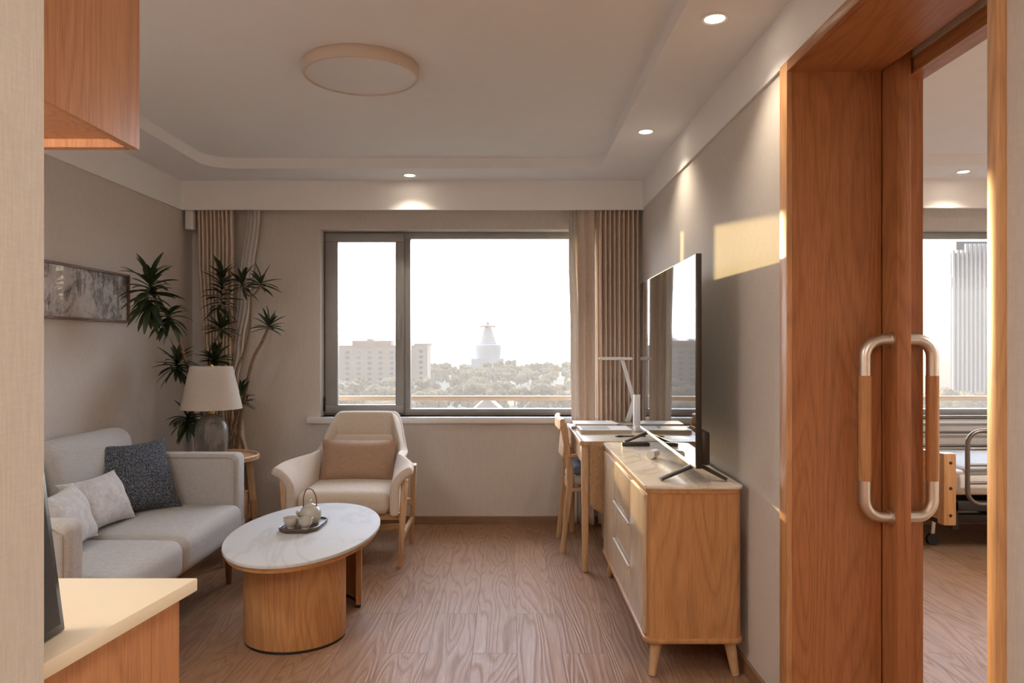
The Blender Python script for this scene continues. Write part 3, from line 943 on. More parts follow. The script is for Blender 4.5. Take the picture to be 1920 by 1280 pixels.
tag(lp.build('lumbar_pillow', M['tan_pillow']), 'tan linen lumbar pillow propped on the cream armchair', 'pillow')

# ------------------------------------------------------------------ side table, lamp, plant
sx0, sy0 = -1.745, 4.47
sd = thing('side_table', 'round pale oak side table with splayed legs between sofa and armchair', 'side table', (sx0, sy0, 0))
MB().lathe([(0.0, 0.575), (0.235, 0.575), (0.245, 0.58), (0.247, 0.604), (0.241, 0.609), (0.233, 0.605), (0.23, 0.593), (0.0, 0.592)], (sx0, sy0, 0), 56).build('table_top', M['oak_light'], sd)
for k in range(4):
    a = PI / 4 + k * PI / 2 - 0.25
    p0 = (sx0 + 0.185 * math.cos(a), sy0 + 0.185 * math.sin(a), 0.577)
    p1 = (sx0 + 0.245 * math.cos(a), sy0 + 0.245 * math.sin(a), 0.0)
    MB().bar(p0, p1, 0.042, 0.03, 0.032, 0.022, side=(math.cos(a), math.sin(a), 0)).build('leg', M['oak_light'], sd)
MB().box(sx0 - 0.16, sx0 + 0.16, sy0 - 0.14, sy0 + 0.14, 0.20, 0.37, bev=0.004).build('shelf_box', M['oak_light_x'], sd)
MB().box(sx0 - 0.15, sx0 + 0.15, sy0 - 0.152, sy0 - 0.141, 0.21, 0.355, bev=0.002).build('drawer', M['oak_light_x'], sd)
bk = MB().lathe([(0.0, 0.0), (0.07, 0.0), (0.075, 0.005), (0.082, 0.09), (0.08, 0.092), (0.072, 0.008), (0.0, 0.008)], (sx0 + 0.085, sy0 - 0.01, 0.371), 32)
tag(bk.build('storage_bin', plain('dark_plum_plastic', srgb(66, 58, 60), 0.4)), 'dark round bin on the shelf of the side table', 'bin')

lx, ly, lz = -1.774, 4.47, 0.5925
la = thing('table_lamp', 'table lamp with smoky glass base and cream tapered shade', 'lamp', (lx, ly, lz))
MB().lathe([(0.0, 0.0), (0.055, 0.0), (0.075, 0.008), (0.092, 0.04), (0.097, 0.10), (0.096, 0.16), (0.086, 0.205), (0.064, 0.235), (0.04, 0.248), (0.03, 0.256), (0.03, 0.264), (0.0, 0.266)], (lx, ly, lz), 48).build('lamp_base', M['lamp_glass'], la)
MB().tube([(lx, ly, lz + 0.264), (lx, ly, lz + 0.50)], 0.006, 10).tube([(lx, ly, lz + 0.26), (lx, ly, lz + 0.285)], 0.02, 18).build('stem', M['brass'], la)
MB().lathe([(0.177, 0.292), (0.121, 0.545), (0.119, 0.545), (0.175, 0.292), (0.177, 0.292)], (lx, ly, lz), 64).build('lamp_shade', M['shade'], la)
MB().lathe([(0.0, 0.50), (0.011, 0.502), (0.008, 0.52), (0.012, 0.535), (0.008, 0.555), (0.0, 0.558)], (lx, ly, lz), 20).build('finial', M['brass'], la)

STEMS = {
 's1': [(-1.94, 4.90, 0.30), (-1.954, 4.85, 0.56), (-1.961, 4.8, 0.773), (-1.947, 4.7, 0.968), (-1.95, 4.55, 1.124), (-1.93, 4.4, 1.286), (-1.913, 4.25, 1.376), (-1.911, 4.18, 1.434), (-1.919, 4.12, 1.52), (-1.938, 4.05, 1.603)],
 's2': [(-1.96, 4.90, 0.30), (-2.0, 4.85, 0.56), (-1.985, 4.7, 0.884), (-1.994, 4.6, 1.056), (-1.993, 4.5, 1.151)],
 's3': [(-1.93, 4.93, 0.30), (-1.957, 4.9, 0.552), (-1.96, 4.9, 1.078), (-1.957, 4.9, 1.218), (-1.918, 4.9, 1.288), (-1.88, 4.9, 1.375)],
 's4': [(-1.90, 4.95, 0.30), (-1.841, 4.92, 0.55), (-1.824, 4.95, 1.005), (-1.825, 4.95, 1.288), (-1.846, 4.95, 1.536), (-1.893, 4.94, 1.714), (-1.886, 4.94, 1.785)],
 's5': [(-1.89, 4.92, 0.30), (-1.827, 4.9, 0.552), (-1.763, 4.87, 0.872), (-1.782, 4.9, 1.078), (-1.729, 4.9, 1.218), (-1.694, 4.9, 1.357), (-1.687, 4.9, 1.498), (-1.687, 4.9, 1.6)],
 'f1': [(-1.687, 4.9, 1.585), (-1.715, 4.9, 1.603), (-1.743, 4.9, 1.673)],
 'f2': [(-1.687, 4.9, 1.585), (-1.645, 4.88, 1.608), (-1.604, 4.86, 1.669)],
 's6': [(-1.88, 4.90, 0.30), (-1.778, 4.88, 0.555), (-1.732, 4.85, 0.837), (-1.69, 4.83, 0.977), (-1.663, 4.83, 1.115), (-1.635, 4.83, 1.201), (-1.587, 4.83, 1.287), (-1.546, 4.83, 1.384)],
 's7': [(-1.97, 4.88, 0.30), (-1.955, 4.75, 0.574), (-1.94, 4.65, 0.689), (-1.929, 4.52, 0.82)],
 's8': [(-1.90, 4.90, 0.30), (-1.841, 4.8, 0.567), (-1.775, 4.78, 0.672), (-1.714, 4.76, 0.845), (-1.7, 4.76, 0.964)],
}
pl = thing('potted_plant', 'tall many stemmed potted dracaena in the corner behind the lamp', 'plant', (-1.93, 4.91, 0))
MB().lathe([(0.0, 0.0), (0.11, 0.0), (0.12, 0.01), (0.155, 0.32), (0.158, 0.34), (0.148, 0.34), (0.14, 0.30), (0.0, 0.29)], (-1.93, 4.91, 0), 40).build('pot', M['pot'], pl)
MB().lathe([(0.0, 0.305), (0.138, 0.302)], (-1.93, 4.91, 0), 32).build('soil', M['soil'], pl)
for k, pts in STEMS.items():
    thick = {'s6': 0.014, 's5': 0.010, 's1': 0.009}.get(k, 0.008 if k[0] == 's' else 0.005)
    MB().tube(spline(pts, 5), [thick * 1.25, thick * 0.62], 8).build('stem', M['bark'], pl)

def leaf(m, base, dirv, L, w, droop, rollv=0.0):
    d = Vector(dirv).normalized()
    side = d.cross(Vector((0, 0, 1)))
    if side.length < 0.05:
        side = Vector((1, 0, 0))
    side.normalize()
    side = (Matrix.Rotation(rollv, 3, d) @ side)
    n = 7
    p = Vector(base)
    rows = []
    cur = d.copy()
    for i in range(n + 1):
        t = i / n
        ww = w * (math.sin(PI * min(1, t * 0.92 + 0.06)) ** 0.75) * (1 - 0.25 * t)
        if i == n: ww = 0.0006
        up = side.cross(cur).normalized()
        rows.append((m.bm.verts.new(p - side * ww + up * ww * 0.35), m.bm.verts.new(p), m.bm.verts.new(p + side * ww + up * ww * 0.35)))
        cur = (cur + Vector((0, 0, -droop / n))).normalized()
        p = p + cur * L / n
    for a, b in zip(rows, rows[1:]):
        m.bm.faces.new((a[0], a[1], b[1], b[0]))
        m.bm.faces.new((a[1], a[2], b[2], b[1]))

def rosette(c, axis, n, L, spread, length=0.0, droop=0.5, w=0.0165, seed=0):
    rnd = random.Random(seed)
    ax_ = Vector(axis).normalized()
    m = MB()
    p1 = ax_.orthogonal().normalized(); p2 = ax_.cross(p1)
    for i in range(n):
        a = i * 2.39996 + rnd.uniform(-0.3, 0.3)
        f = i / max(1, n - 1)               # 0 = lowest leaf
        el_ = R(spread[0] + (spread[1] - spread[0]) * f + rnd.uniform(-10, 10))
        dv = ax_ * math.sin(el_) + (p1 * math.cos(a) + p2 * math.sin(a)) * math.cos(el_)
        b = Vector(c) - ax_ * length * (1 - f)
        ll = L * rnd.uniform(0.72, 1.1)
        tip = b + dv * ll
        if tip.x < XL + 0.05:
            dv.x = abs(dv.x) * 0.3
        leaf(m, b, dv, ll, w * rnd.uniform(0.8, 1.15), droop * rnd.uniform(0.5, 1.5), rnd.uniform(-0.4, 0.4))
    return m.build('foliage', M['leaf'], pl, 60)
rosette((-1.938, 4.05, 1.63), (0.05, -0.1, 1), 66, 0.17, (-50, 70), 0.18, 0.75, 0.0185, 1)
rosette((-1.913, 4.2, 1.44), (-0.3, -0.1, 1), 26, 0.15, (-50, 45), 0.05, 0.8, 0.0175, 2)
rosette((-1.993, 4.5, 1.165), (0.05, 0, 1), 40, 0.145, (-35, 75), 0.05, 0.7, 0.0169, 3)
rosette((-1.90, 4.86, 1.18), (0.05, 0, 1), 44, 0.14, (-25, 75), 0.05, 0.6, 0.0169, 4)
rosette((-1.886, 4.94, 1.74), (0.1, -0.1, 1), 44, 0.15, (-20, 60), 0.25, 0.45, 0.0169, 5)
rosette((-1.88, 4.9, 1.385), (0.1, 0, 1), 24, 0.13, (-15, 70), 0.03, 0.5, 0.0162, 6)
rosette((-1.743, 4.9, 1.68), (-0.1, 0, 1), 22, 0.14, (-20, 70), 0.05, 0.5, 0.0162, 7)
rosette((-1.604, 4.86, 1.675), (0.2, 0, 1), 18, 0.14, (-30, 65), 0.03, 0.5, 0.0142, 8)
rosette((-1.546, 4.83, 1.39), (0.15, 0, 1), 20, 0.135, (-10, 75), 0.02, 0.5, 0.0149, 9)
rosette((-1.929, 4.50, 0.83), (-0.1, -0.2, 1), 34, 0.16, (-40, 40), 0.05, 0.9, 0.0169, 10)
rosette((-1.70, 4.76, 0.97), (0.1, 0, 1), 14, 0.11, (0, 80), 0.08, 0.5, 0.0149, 11)
rosette((-1.70, 4.85, 0.90), (0.3, 0, 0.6), 7, 0.09, (0, 70), 0.03, 0.5, 0.0135, 12)

# ------------------------------------------------------------------ curtains
def lerp_keys(keys, z):
    for (z0, *a), (z1, *b) in zip(keys, keys[1:]):
        if (z0 >= z >= z1):
            f = (z0 - z) / (z0 - z1); f = f * f * (3 - 2 * f)
            return [p + (q - p) * f for p, q in zip(a, b)]
    return list(keys[-1][1:])

def curtain(name, mat, label, keys, y0, amp, pleats, nz=40, group=None, ztop=2.42, zbot=0.03, nu=None, warp=1.0, solid=0.003):
    m = MB()
    nu = nu or pleats * 10
    def fn(u, v):
        z = ztop + (zbot - ztop) * v
        a, b = lerp_keys(keys, min(z, keys[0][0]))
        uu = u ** warp
        x = a + (b - a) * u
        ph = 2 * PI * pleats * uu
        y = y0 + amp * math.sin(ph) + 0.006 * math.sin(ph * 0.37)
        x += 0.25 * amp * math.sin(2 * ph) * (1 if abs(b - a) > 0.15 else 0.3)
        return Vector((x, y, z))
    m.grid(fn, nu, nz)
    return tag(m.build(name, mat, angle=180, solid=solid), label, 'curtain', group)
curtain('curtain', M['curtain'], 'taupe pleated curtain gathered left of the window behind the plant',
        [(2.5, -2.147, -1.90), (1.9, -2.135, -1.89), (1.3, -2.10, -1.90), (0.98, -2.04, -1.92), (0.80, -2.05, -1.86), (0.5, -2.09, -1.79), (0.0, -2.12, -1.74)], 5.15, 0.036, 9)
curtain('curtain', M['curtain'], 'taupe pleated curtain hanging right of the window behind the desk',
        [(2.5, 0.615, 0.90), (0.0, 0.625, 0.90)], 5.15, 0.036, 9)
curtain('curtain', M['curtain'], 'smooth leading fold of the taupe curtain right of the window',
        [(2.5, 0.475, 0.595), (1.4, 0.485, 0.60), (0.0, 0.50, 0.60)], 5.14, 0.018, 2, nu=40)
curtain('sheer_curtain', M['sheer'], 'white sheer curtain swept to the left of the window',
        [(2.5, -1.80, -1.71), (2.2, -1.82, -1.733), (1.58, -1.89, -1.80), (1.25, -1.93, -1.85), (0.98, -1.97, -1.89), (0.6, -1.95, -1.84), (0.0, -1.93, -1.82)], 5.225, 0.012, 3, nu=40)
curtain('sheer_curtain', M['sheer'], 'white sheer curtain at the right edge of the window glass',
        [(2.5, 0.43, 0.50), (1.9, 0.425, 0.50), (1.3, 0.438, 0.53), (0.0, 0.455, 0.55)], 5.195, 0.012, 3, nu=40)
cm = MB().box(-2.205, -2.150, 5.10, 5.16, 2.055, 2.30, bev=0.004)
tag(cm.build('curtain_motor', M['white_plastic']), 'white curtain motor box hanging at the left end of the pelmet', 'curtain motor')

# ------------------------------------------------------------------ picture on left wall
pf = thing('framed_picture', 'long framed ink wash landscape hanging above the sofa', 'picture', (XL + 0.012, 3.8, 1.394))
fy0, fy1, fz0, fz1 = 3.25, 4.365, 1.394, 1.674
part('frame', M['walnut'], pf, (XL, XL + 0.024, fy0, fy1, fz0, fz0 + 0.013), (XL, XL + 0.024, fy0, fy1, fz1 - 0.013, fz1),
     (XL, XL + 0.024, fy0, fy0 + 0.013, fz0, fz1), (XL, XL + 0.024, fy1 - 0.013, fy1, fz0, fz1))
MB().box(XL + 0.002, XL + 0.010, fy0 + 0.01, fy1 - 0.01, fz0 + 0.01, fz1 - 0.01).build('artwork', painting_mat(), pf)
MB().box(XL + 0.0155, XL + 0.017, fy0 + 0.012, fy1 - 0.012, fz0 + 0.012, fz1 - 0.012).build('picture_glass', M['glass_pane'], pf)

# ------------------------------------------------------------------ sideboard (TV cabinet)
cb = thing('sideboard', 'oak sideboard with cream top, doors and three drawers against the right wall', 'sideboard', (0.71, 3.48, 0))
bx0, bx1, by0, by1 = 0.523, 0.902, 2.83, 4.125
MB().prism(rr2(bx0, bx1, by0, by1, 0.045), 0.718, 0.73, bev=0.003).build('top', M['cab_top'], cb)
MB().prism(rr2(bx0 + 0.006, bx1 - 0.006, by0 + 0.006, by1 - 0.006, 0.042), 0.700, 0.718, bev=0.003).build('top_frame', M['oak_y'], cb)
MB().prism(rr2(bx0 + 0.012, bx1 - 0.008, by0 + 0.010, by1 - 0.010, 0.035), 0.150, 0.700).build('carcass', M['oak'], cb)
MB().prism(rr2(bx0 - 0.004, bx1 - 0.002, by0, by1, 0.045), 0.132, 0.150, bev=0.004).build('plinth', M['oak_y'], cb)
fx0, fx1 = bx0 + 0.001, bx0 + 0.014
for y0, y1 in ((3.68, 4.085), (2.875, 3.196)):
    MB().box(fx0, fx1, y0, y1, 0.156, 0.690, bev=0.003).build('door', M['front'], cb)
for z0, z1 in ((0.512, 0.690), (0.330, 0.500), (0.156, 0.318)):
    dr = MB().box(fx0, fx1, 3.200, 3.676, z0, z1, bev=0.003).build('drawer', M['front'], cb)
    if z1 < 0.6:
        MB().box(fx0 - 0.009, fx0 + 0.004, 3.202, 3.674, z1 - 0.003, z1 + 0.003, bev=0.001).build('drawer_pull', M['desk_top'], dr)
for x, ox in ((0.575, -0.02), (0.855, 0.02)):
    for y, oy in ((2.885, -0.018), (4.06, 0.018)):
        MB().tube([(x, y, 0.134), (x + ox, y + oy, 0.0)], [0.024, 0.0145], 18).build('leg', M['oak_light'], cb)

# TV
tv = thing('television', 'large flat television standing on the sideboard, screen reflecting the window', 'television', (0.75, 3.6, 0.73))
TVM = Matrix.Translation((0.745, 3.59, 0)) @ Matrix.Rotation(R(-1.6), 4, 'Z')
MB().box(0.0, 0.022, -0.715, 0.715, 0.79, 1.62, bev=0.002, Mx=TVM).build('frame', M['tv_body'], tv)
MB().box(-0.0015, 0.0005, -0.711, 0.711, 0.803, 1.6165, Mx=TVM).build('screen', M['screen'], tv)
MB().box(-0.003, 0.001, -0.715, 0.715, 0.788, 0.803, bev=0.001, Mx=TVM).build('bottom_bezel', M['steel'], tv)
MB().box(0.022, 0.058, -0.70, 0.70, 0.80, 0.93, bev=0.008, Mx=TVM).build('rear_housing', M['tv_body'], tv)
MB().box(0.0575, 0.0590, -0.69, -0.66, 0.83, 0.90, Mx=TVM).build('port_panel', M['white_plastic'], tv)
for yy in (-0.62, 0.50):
    mm = MB()
    mm.sweep_rect([(0.02, yy, 0.80), (0.0, yy - 0.004, 0.785), (-0.125, yy - 0.03, 0.7375)], [0.03, 0.03, 0.03], [0.02, 0.016, 0.012], side=(0, 1, 0))
    mm.sweep_rect([(0.02, yy, 0.80), (0.045, yy - 0.004, 0.785), (0.135, yy - 0.03, 0.7375)], [0.03, 0.03, 0.03], [0.02, 0.016, 0.012], side=(0, 1, 0))
    bmesh.ops.transform(mm.bm, matrix=TVM, verts=mm.bm.verts)
    mm.build('stand_foot', M['tv_body'], tv)
rm = thing('remote_control', 'slim dark remote control lying on the sideboard', 'remote control', (0.68, 3.97, 0.73))
MB().box(0.606, 0.753, 3.95, 3.99, 0.7302, 0.748, bev=0.004).build('remote_body', M['tv_body'], rm)
MB().box(0.62, 0.74, 3.958, 3.982, 0.7475, 0.7495, bev=0.0005).build('keypad', M['black'], rm)
wc = thing('white_canister', 'small white cylinder lying on the sideboard before the screen', 'canister', (0.685, 3.52, 0.73))
MB().tube([(0.668, 3.50, 0.7505), (0.705, 3.56, 0.7505)], 0.0200, 24).build('canister_body', M['white_plastic'], wc)
MB().tube([(0.705, 3.56, 0.7505), (0.710, 3.568, 0.7505)], 0.0185, 24).build('cap', M['white_plastic'], wc)

# ------------------------------------------------------------------ desk, chair
dk = thing('desk', 'pale oak writing desk in the right corner below the curtain', 'desk', (0.66, 4.65, 0))
dx0, dx1, dy0, dy1 = 0.40, 0.905, 4.135, 5.07
MB().box(dx0 + 0.02, dx1, dy0 + 0.015, dy1, 0.716, 0.73, bev=0.002).build('desk_top', M['desk_top'], dk)
part('top_edge', M['oak_light_y'], dk, (dx0, dx0 + 0.021, dy0, dy1, 0.708, 0.733), (dx0 + 0.0205, dx1, dy0, dy0 + 0.016, 0.708, 0.732), bev=0.003)
part('apron', M['oak_light_y'], dk, (dx0 + 0.012, dx0 + 0.03, dy0 + 0.05, dy1 - 0.05, 0.61, 0.71), (dx1 - 0.03, dx1 - 0.012, dy0 + 0.05, dy1 - 0.05, 0.61, 0.71),
     (dx0 + 0.05, dx1 - 0.05, dy0 + 0.03, dy0 + 0.045, 0.61, 0.71), (dx0 + 0.05, dx1 - 0.05, dy1 - 0.045, dy1 - 0.03, 0.61, 0.71))
for x in (dx0 + 0.032, dx1 - 0.03):
    for y in (dy0 + 0.032, dy1 - 0.032):
        MB().bar((x, y, 0.71), (x, y, 0), 0.046, 0.046, 0.032, 0.032, 0.008).build('leg', M['oak_light'], dk)
rn = thing('desk_runner', 'tan woven runner hanging over the near end of the desk', 'runner', (0.68, 4.13, 0.33))
def run(u, v):
    x = 0.452 + 0.42 * u
    zl = 0.375 - 0.13 * (0.5 - abs(u - 0.5)) * 2
    return Vector((x, 4.127 + 0.004 * math.sin(u * 9) * v, 0.7315 + (zl - 0.7315) * v))
MB().grid(run, 24, 14).build('cloth', M['linen_cloth'], rn, 180, solid=0.003)
MB().lathe([(0.0, 0.0), (0.010, 0.0), (0.008, 0.06), (0.005, 0.075), (0.006, 0.085), (0.0, 0.09)], (0.665, 4.127, 0.155), 12).build('tassel', M['linen_cloth'], rn)

ch = thing('desk_chair', 'pale wooden armchair tucked in at the desk, back towards the sofa', 'chair', (0.55, 4.74, 0))
ycs = (4.56, 4.92)
for y in ycs:
    MB().sweep_rect(spline([(0.335, y, 0.0), (0.358, y, 0.22), (0.382, y, 0.42), (0.372, y, 0.58), (0.348, y, 0.72), (0.332, y, 0.785)], 5),
                    0.03, [0.032] * 5 + [0.042] * 10 + [0.036] * 11, side=(0, 1, 0)).build('leg', M['oak_light'], ch)
    MB().sweep_rect(spline([(0.64, y, 0.0), (0.632, y, 0.3), (0.625, y, 0.575)], 4), 0.03, 0.034, side=(0, 1, 0)).build('leg', M['oak_light'], ch)
    MB().sweep_rect(spline([(0.362, y, 0.585), (0.50, y, 0.592), (0.65, y, 0.585)], 5), 0.036, 0.022, side=(0, 1, 0)).build('arm', M['oak_light_x'], ch)
    MB().bar((0.39, y, 0.385), (0.625, y, 0.395), 0.022, 0.05).build('rail', M['oak_light_x'], ch)
MB().sweep_rect(spline([(0.333, 4.54, 0.78), (0.316, 4.74, 0.785), (0.333, 4.94, 0.78)], 6), 0.07, 0.03, side=(0, 0, 1)).build('top_rail', M['oak_light_y'], ch)
MB().sweep_rect(spline([(0.35, 4.56, 0.66), (0.338, 4.74, 0.66), (0.35, 4.92, 0.66)], 6), 0.16, 0.014, side=(0.1, 0, 1)).build('backrest', M['oak_light_y'], ch)
part('rail', M['oak_light_y'], ch, (0.372, 0.394, 4.57, 4.91, 0.36, 0.41))
part('rail', M['oak_light_y'], ch, (0.61, 0.632, 4.57, 4.91, 0.37, 0.42))
MB().rcube((0.505, 4.74, 0.435), (0.26, 0.34, 0.055), 0.02, 6, 4, (0, 0, 0.01)).build('seat', M['desk_top'], ch)
tag(MB().rcube((0.52, 4.74, 0.492), (0.24, 0.32, 0.05), 0.022, 6, 4, (0, 0, 0.012)).build('chair_cushion', M['blue_seat']), 'blue grey cushion on the seat of the desk chair', 'cushion')

# things on the desk
def book(name, label, x0, x1, y0, y1, z0, h, cover, extra=None):
    t = thing(name, label, 'book', ((x0 + x1) / 2, (y0 + y1) / 2, z0))
    MB().box(x0 + 0.003, x1 - 0.003, y0 + 0.003, y1 - 0.003, z0 + 0.003, z0 + h - 0.003).build('page_block', M['book_side'], t)
    part('cover', cover, t, (x0, x1, y0, y1, z0 + 0.0005, z0 + 0.003), (x0, x1, y0, y1, z0 + h - 0.003, z0 + h))
    if extra:
        MB().box(*extra).build('cover_label', M['cover_blue'], t)
    return t
book('album', 'large flat pale book with a slate blue cover panel at the front of the desk', 0.435, 0.745, 4.47, 4.70, 0.7305, 0.026, M['page'], (0.45, 0.62, 4.49, 4.68, 0.7560, 0.7572))
book('album', 'flat pale book at the back of the desk under the curtain', 0.43, 0.70, 4.78, 4.98, 0.7305, 0.03, M['page'])
bs = thing('writing_brush', 'dark tipped writing brush lying at the front of the desk', 'brush', (0.71, 4.33, 0.73))
MB().tube([(0.665, 4.325, 0.7365), (0.80, 4.335, 0.7365)], 0.0045, 10).build('brush_handle', M['tray'], bs)
MB().tube([(0.62, 4.322, 0.7365), (0.645, 4.3235, 0.7365), (0.667, 4.325, 0.7365)], [0.001, 0.006, 0.0052], 10).build('brush_tip', M['black'], bs)
tag(MB().box(0.402, 0.432, 4.70, 4.74, 0.7335, 0.753, bev=0.004).build('paperweight', M['cover_blue']), 'small grey block at the left edge of the desk', 'paperweight')
rt = thing('plastic_box', 'upright white box at the back of the desk by the television edge', 'box', (0.82, 4.72, 0.73))
MB().box(0.795, 0.85, 4.70, 4.74, 0.7305, 0.95, bev=0.004).build('box_body', M['white_plastic'], rt)
rl = MB().tube([(0.775, 4.58, 0.7505), (0.83, 4.60, 0.7505)], 0.0195, 20)
tag(rl.build('paper_roll', M['page']), 'little white paper roll on the desk in front of the white box', 'paper roll')
dl = thing('desk_lamp', 'slim white folding desk lamp with a flat bar head', 'desk lamp', (0.80, 4.99, 0.73))
MB().lathe([(0.0, 0.0), (0.078, 0.0), (0.08, 0.004), (0.08, 0.014), (0.076, 0.018), (0.0, 0.018)], (0.78, 4.99, 0.7305), 40).build('base', M['steel'], dl)
MB().bar((0.80, 4.99, 0.748), (0.845, 4.99, 0.90), 0.032, 0.016, 0.03, 0.014, 0.003).bar((0.845, 4.99, 0.885), (0.765, 4.99, 1.168), 0.028, 0.014, 0.026, 0.012, 0.003).build('arm', M['white_plastic'], dl)
MB().rcube((0.72, 4.985, 1.174), (0.225, 0.05, 0.02), 0.009).build('lamp_head', M['white_plastic'], dl)

# ------------------------------------------------------------------ bedroom: adjustable bed
bd = thing('care_bed', 'adjustable bed with wooden foot board and metal side rails in the bedroom', 'bed', (3.4, 4.8, 0))
xf = 2.58
MB().box(xf, xf + 0.03, 4.47, 5.17, 0.22, 0.615, bev=0.006).build('foot_board', M['oak_y'], bd)
for y in (4.40, 5.16):
    MB().box(xf - 0.01, xf + 0.065, y, y + 0.07, 0.20, 0.625, bev=0.008).build('post', M['oak'], bd)
for z in (0.26, 0.42, 0.57):
    MB().tube([(xf + 0.03, 4.397, z), (xf + 0.03, 4.40, z)], 0.009, 14).build('bolt', M['black'], bd)
MB().rcube((3.45, 4.80, 0.44), (1.66, 0.72, 0.15), 0.05, 8, 4).build('mattress', M['bed_linen'], bd)
MB().rcube((3.5, 4.80, 0.515), (1.55, 0.74, 0.05), 0.022, 8, 4, (0, 0, 0.02), wob=0.008).build('blanket', M['bed_blanket'], bd)
part('bed_frame', M['black'], bd, (2.65, 4.3, 4.47, 4.50, 0.27, 0.33), (2.65, 4.3, 5.1, 5.13, 0.27, 0.33), (2.66, 2.70, 4.47, 5.13, 0.16, 0.33), (3.0, 3.9, 4.55, 5.05, 0.20, 0.30), (2.70, 3.2, 4.6, 4.66, 0.17, 0.22), bev=0.004)
for yy in (4.385, 5.215):
    zt_, zb_ = 0.76, 0.33
    loop = [(4.0, yy, zt_), (2.78, yy, zt_)] + [(2.78 - 0.08 * math.sin(a), yy, zt_ - 0.08 * (1 - math.cos(a))) for a in [PI / 2 * k / 6 for k in range(1, 7)]] + \
           [(2.70, yy, zb_ + 0.08)] + [(2.78 - 0.08 * math.cos(a), yy, zb_ + 0.08 - 0.08 * math.sin(a)) for a in [PI / 2 * k / 6 for k in range(1, 7)]] + [(4.0, yy, zb_)]
    m = MB().tube(loop, 0.0135, 10)
    for z in (0.655, 0.56, 0.455):
        m.tube([(2.70, yy, z), (4.0, yy, z)], 0.009, 8)
    m.build('side_rail', M['bed_metal'], bd)
for x in (2.70, 4.2):
    for y in (4.72, 5.08):
        m = MB().tube([(x - 0.012, y - 0.012, 0.037), (x - 0.012, y + 0.0, 0.037)], 0.037, 20).tube([(x - 0.012, y + 0.014, 0.037), (x - 0.012, y + 0.026, 0.037)], 0.037, 20)
        cs = m.build('caster', M['black'], bd)
        MB().tube([(x - 0.012, y + 0.007, 0.03), (x, y + 0.007, 0.17)], 0.012, 10).build('caster_fork', M['steel'], cs)

# ------------------------------------------------------------------ outside
g = MB().box(-2500, 2500, 20, 5000, -28.5, -28)
tag(g.build('ground', plain('dusty_park_ground', srgb(96, 92, 74), 1.0, var=0.3, vscale=0.02)), 'hazy park ground far below the windows', 'ground', kind='structure')
RAILM = plain('bronze_rail', srgb(152, 134, 114), 0.5, 0.2)
for nm, x0, x1, lab in (('balcony_rail', -2.2, 1.2, 'low brown rail outside the living room window'), ('balcony_rail', 1.5, 4.6, 'low brown rail outside the bedroom window')):
    rl_ = thing(nm, lab, 'rail', ((x0 + x1) / 2, 5.95, 0.6))
    part('top_bar', RAILM, rl_, (x0, x1, 5.93, 5.98, 0.822, 0.857), bev=0.003)
    for k in range(2):
        xx = x0 + 0.02 + (x1 - x0 - 0.04) * k
        part('post', RAILM, rl_, (xx - 0.015, xx + 0.015, 5.94, 5.97, 0.40, 0.823))
struct('ledge', plain('ledge_concrete', srgb(150, 140, 124), 0.9), 'narrow concrete ledge outside the windows', 'ledge', (-2.6, 4.9, 5.56, 6.05, 0.28, 0.40))

TREE = plain('tree_leaves', srgb(104, 88, 52), 0.95, var=0.45, vscale=0.6)
TRUNK = plain('tree_trunk', srgb(80, 66, 52), 0.95)
def tree_mesh(seed):
    rnd = random.Random(seed)
    m = MB()
    for k in range(13):
        t = bmesh.new()
        bmesh.ops.create_icosphere(t, subdivisions=3, radius=1)
        c_ = Vector((rnd.uniform(-3.2, 3.2), rnd.uniform(-3.2, 3.2), rnd.uniform(1.5, 9.5)))
        r_ = rnd.uniform(1.1, 2.3)
        for v in t.verts:
            v.co = c_ + v.co * r_ * (1 + 0.35 * noise.noise(v.co * 2.5 + c_) + 0.2 * noise.noise(v.co * 7 + c_))
        m.add(t)
    return m
tree_protos = []
tlabel = 'hazy tree crown among the park trees beyond the windows'
def make_tree(seed, x, y, s):
    t = thing('park_tree', tlabel, 'tree', (0, 0, 0), 'park trees beyond the windows')
    tree_mesh(seed).build('crown', TREE, t, 60)
    MB().tube([(0, 0, 0), (0, 0, 7)], [0.35, 0.2], 8).build('trunk', TRUNK, t)
    t.location = (x, y, -28); t.scale = (s, s, s)
    return t
def dup(root, loc, s, rz):
    r = root.copy(); COL.objects.link(r); r.location = loc; r.scale = (s, s, s * random.uniform(0.85, 1.1)); r.rotation_euler = (0, 0, rz)
    for chd in root.children:
        c_ = chd.copy(); COL.objects.link(c_); c_.parent = r
    return r
protos = [make_tree(k, -30 + 26 * k, 300, 1.1) for k in range(3)]
rt_ = random.Random(21)
placed = [(-30, 300), (-4, 300), (22, 300)]
def clear(x, y, gap):
    if abs(x + 7) < 26 and 236 < y < 282:
        return False
    return all((x - a) ** 2 + (y - b) ** 2 > gap * gap for a, b in placed)
for y0_, y1_, num, lo, hi, gap in ((236, 404, 60, -0.25, 0.13, 16), (516, 712, 110, -0.24, 0.12, 15), (236, 284, 14, 0.5, 0.7, 16)):
    tries = n_t = 0
    while n_t < num and tries < 4000:
        tries += 1
        y = rt_.uniform(y0_, y1_)
        x = rt_.uniform(lo, hi) * y
        if clear(x, y, gap):
            placed.append((x, y)); n_t += 1
            dup(protos[n_t % 3], (x, y, -28), rt_.uniform(0.95, 1.35) * gap / 16, rt_.uniform(0, 6.28))

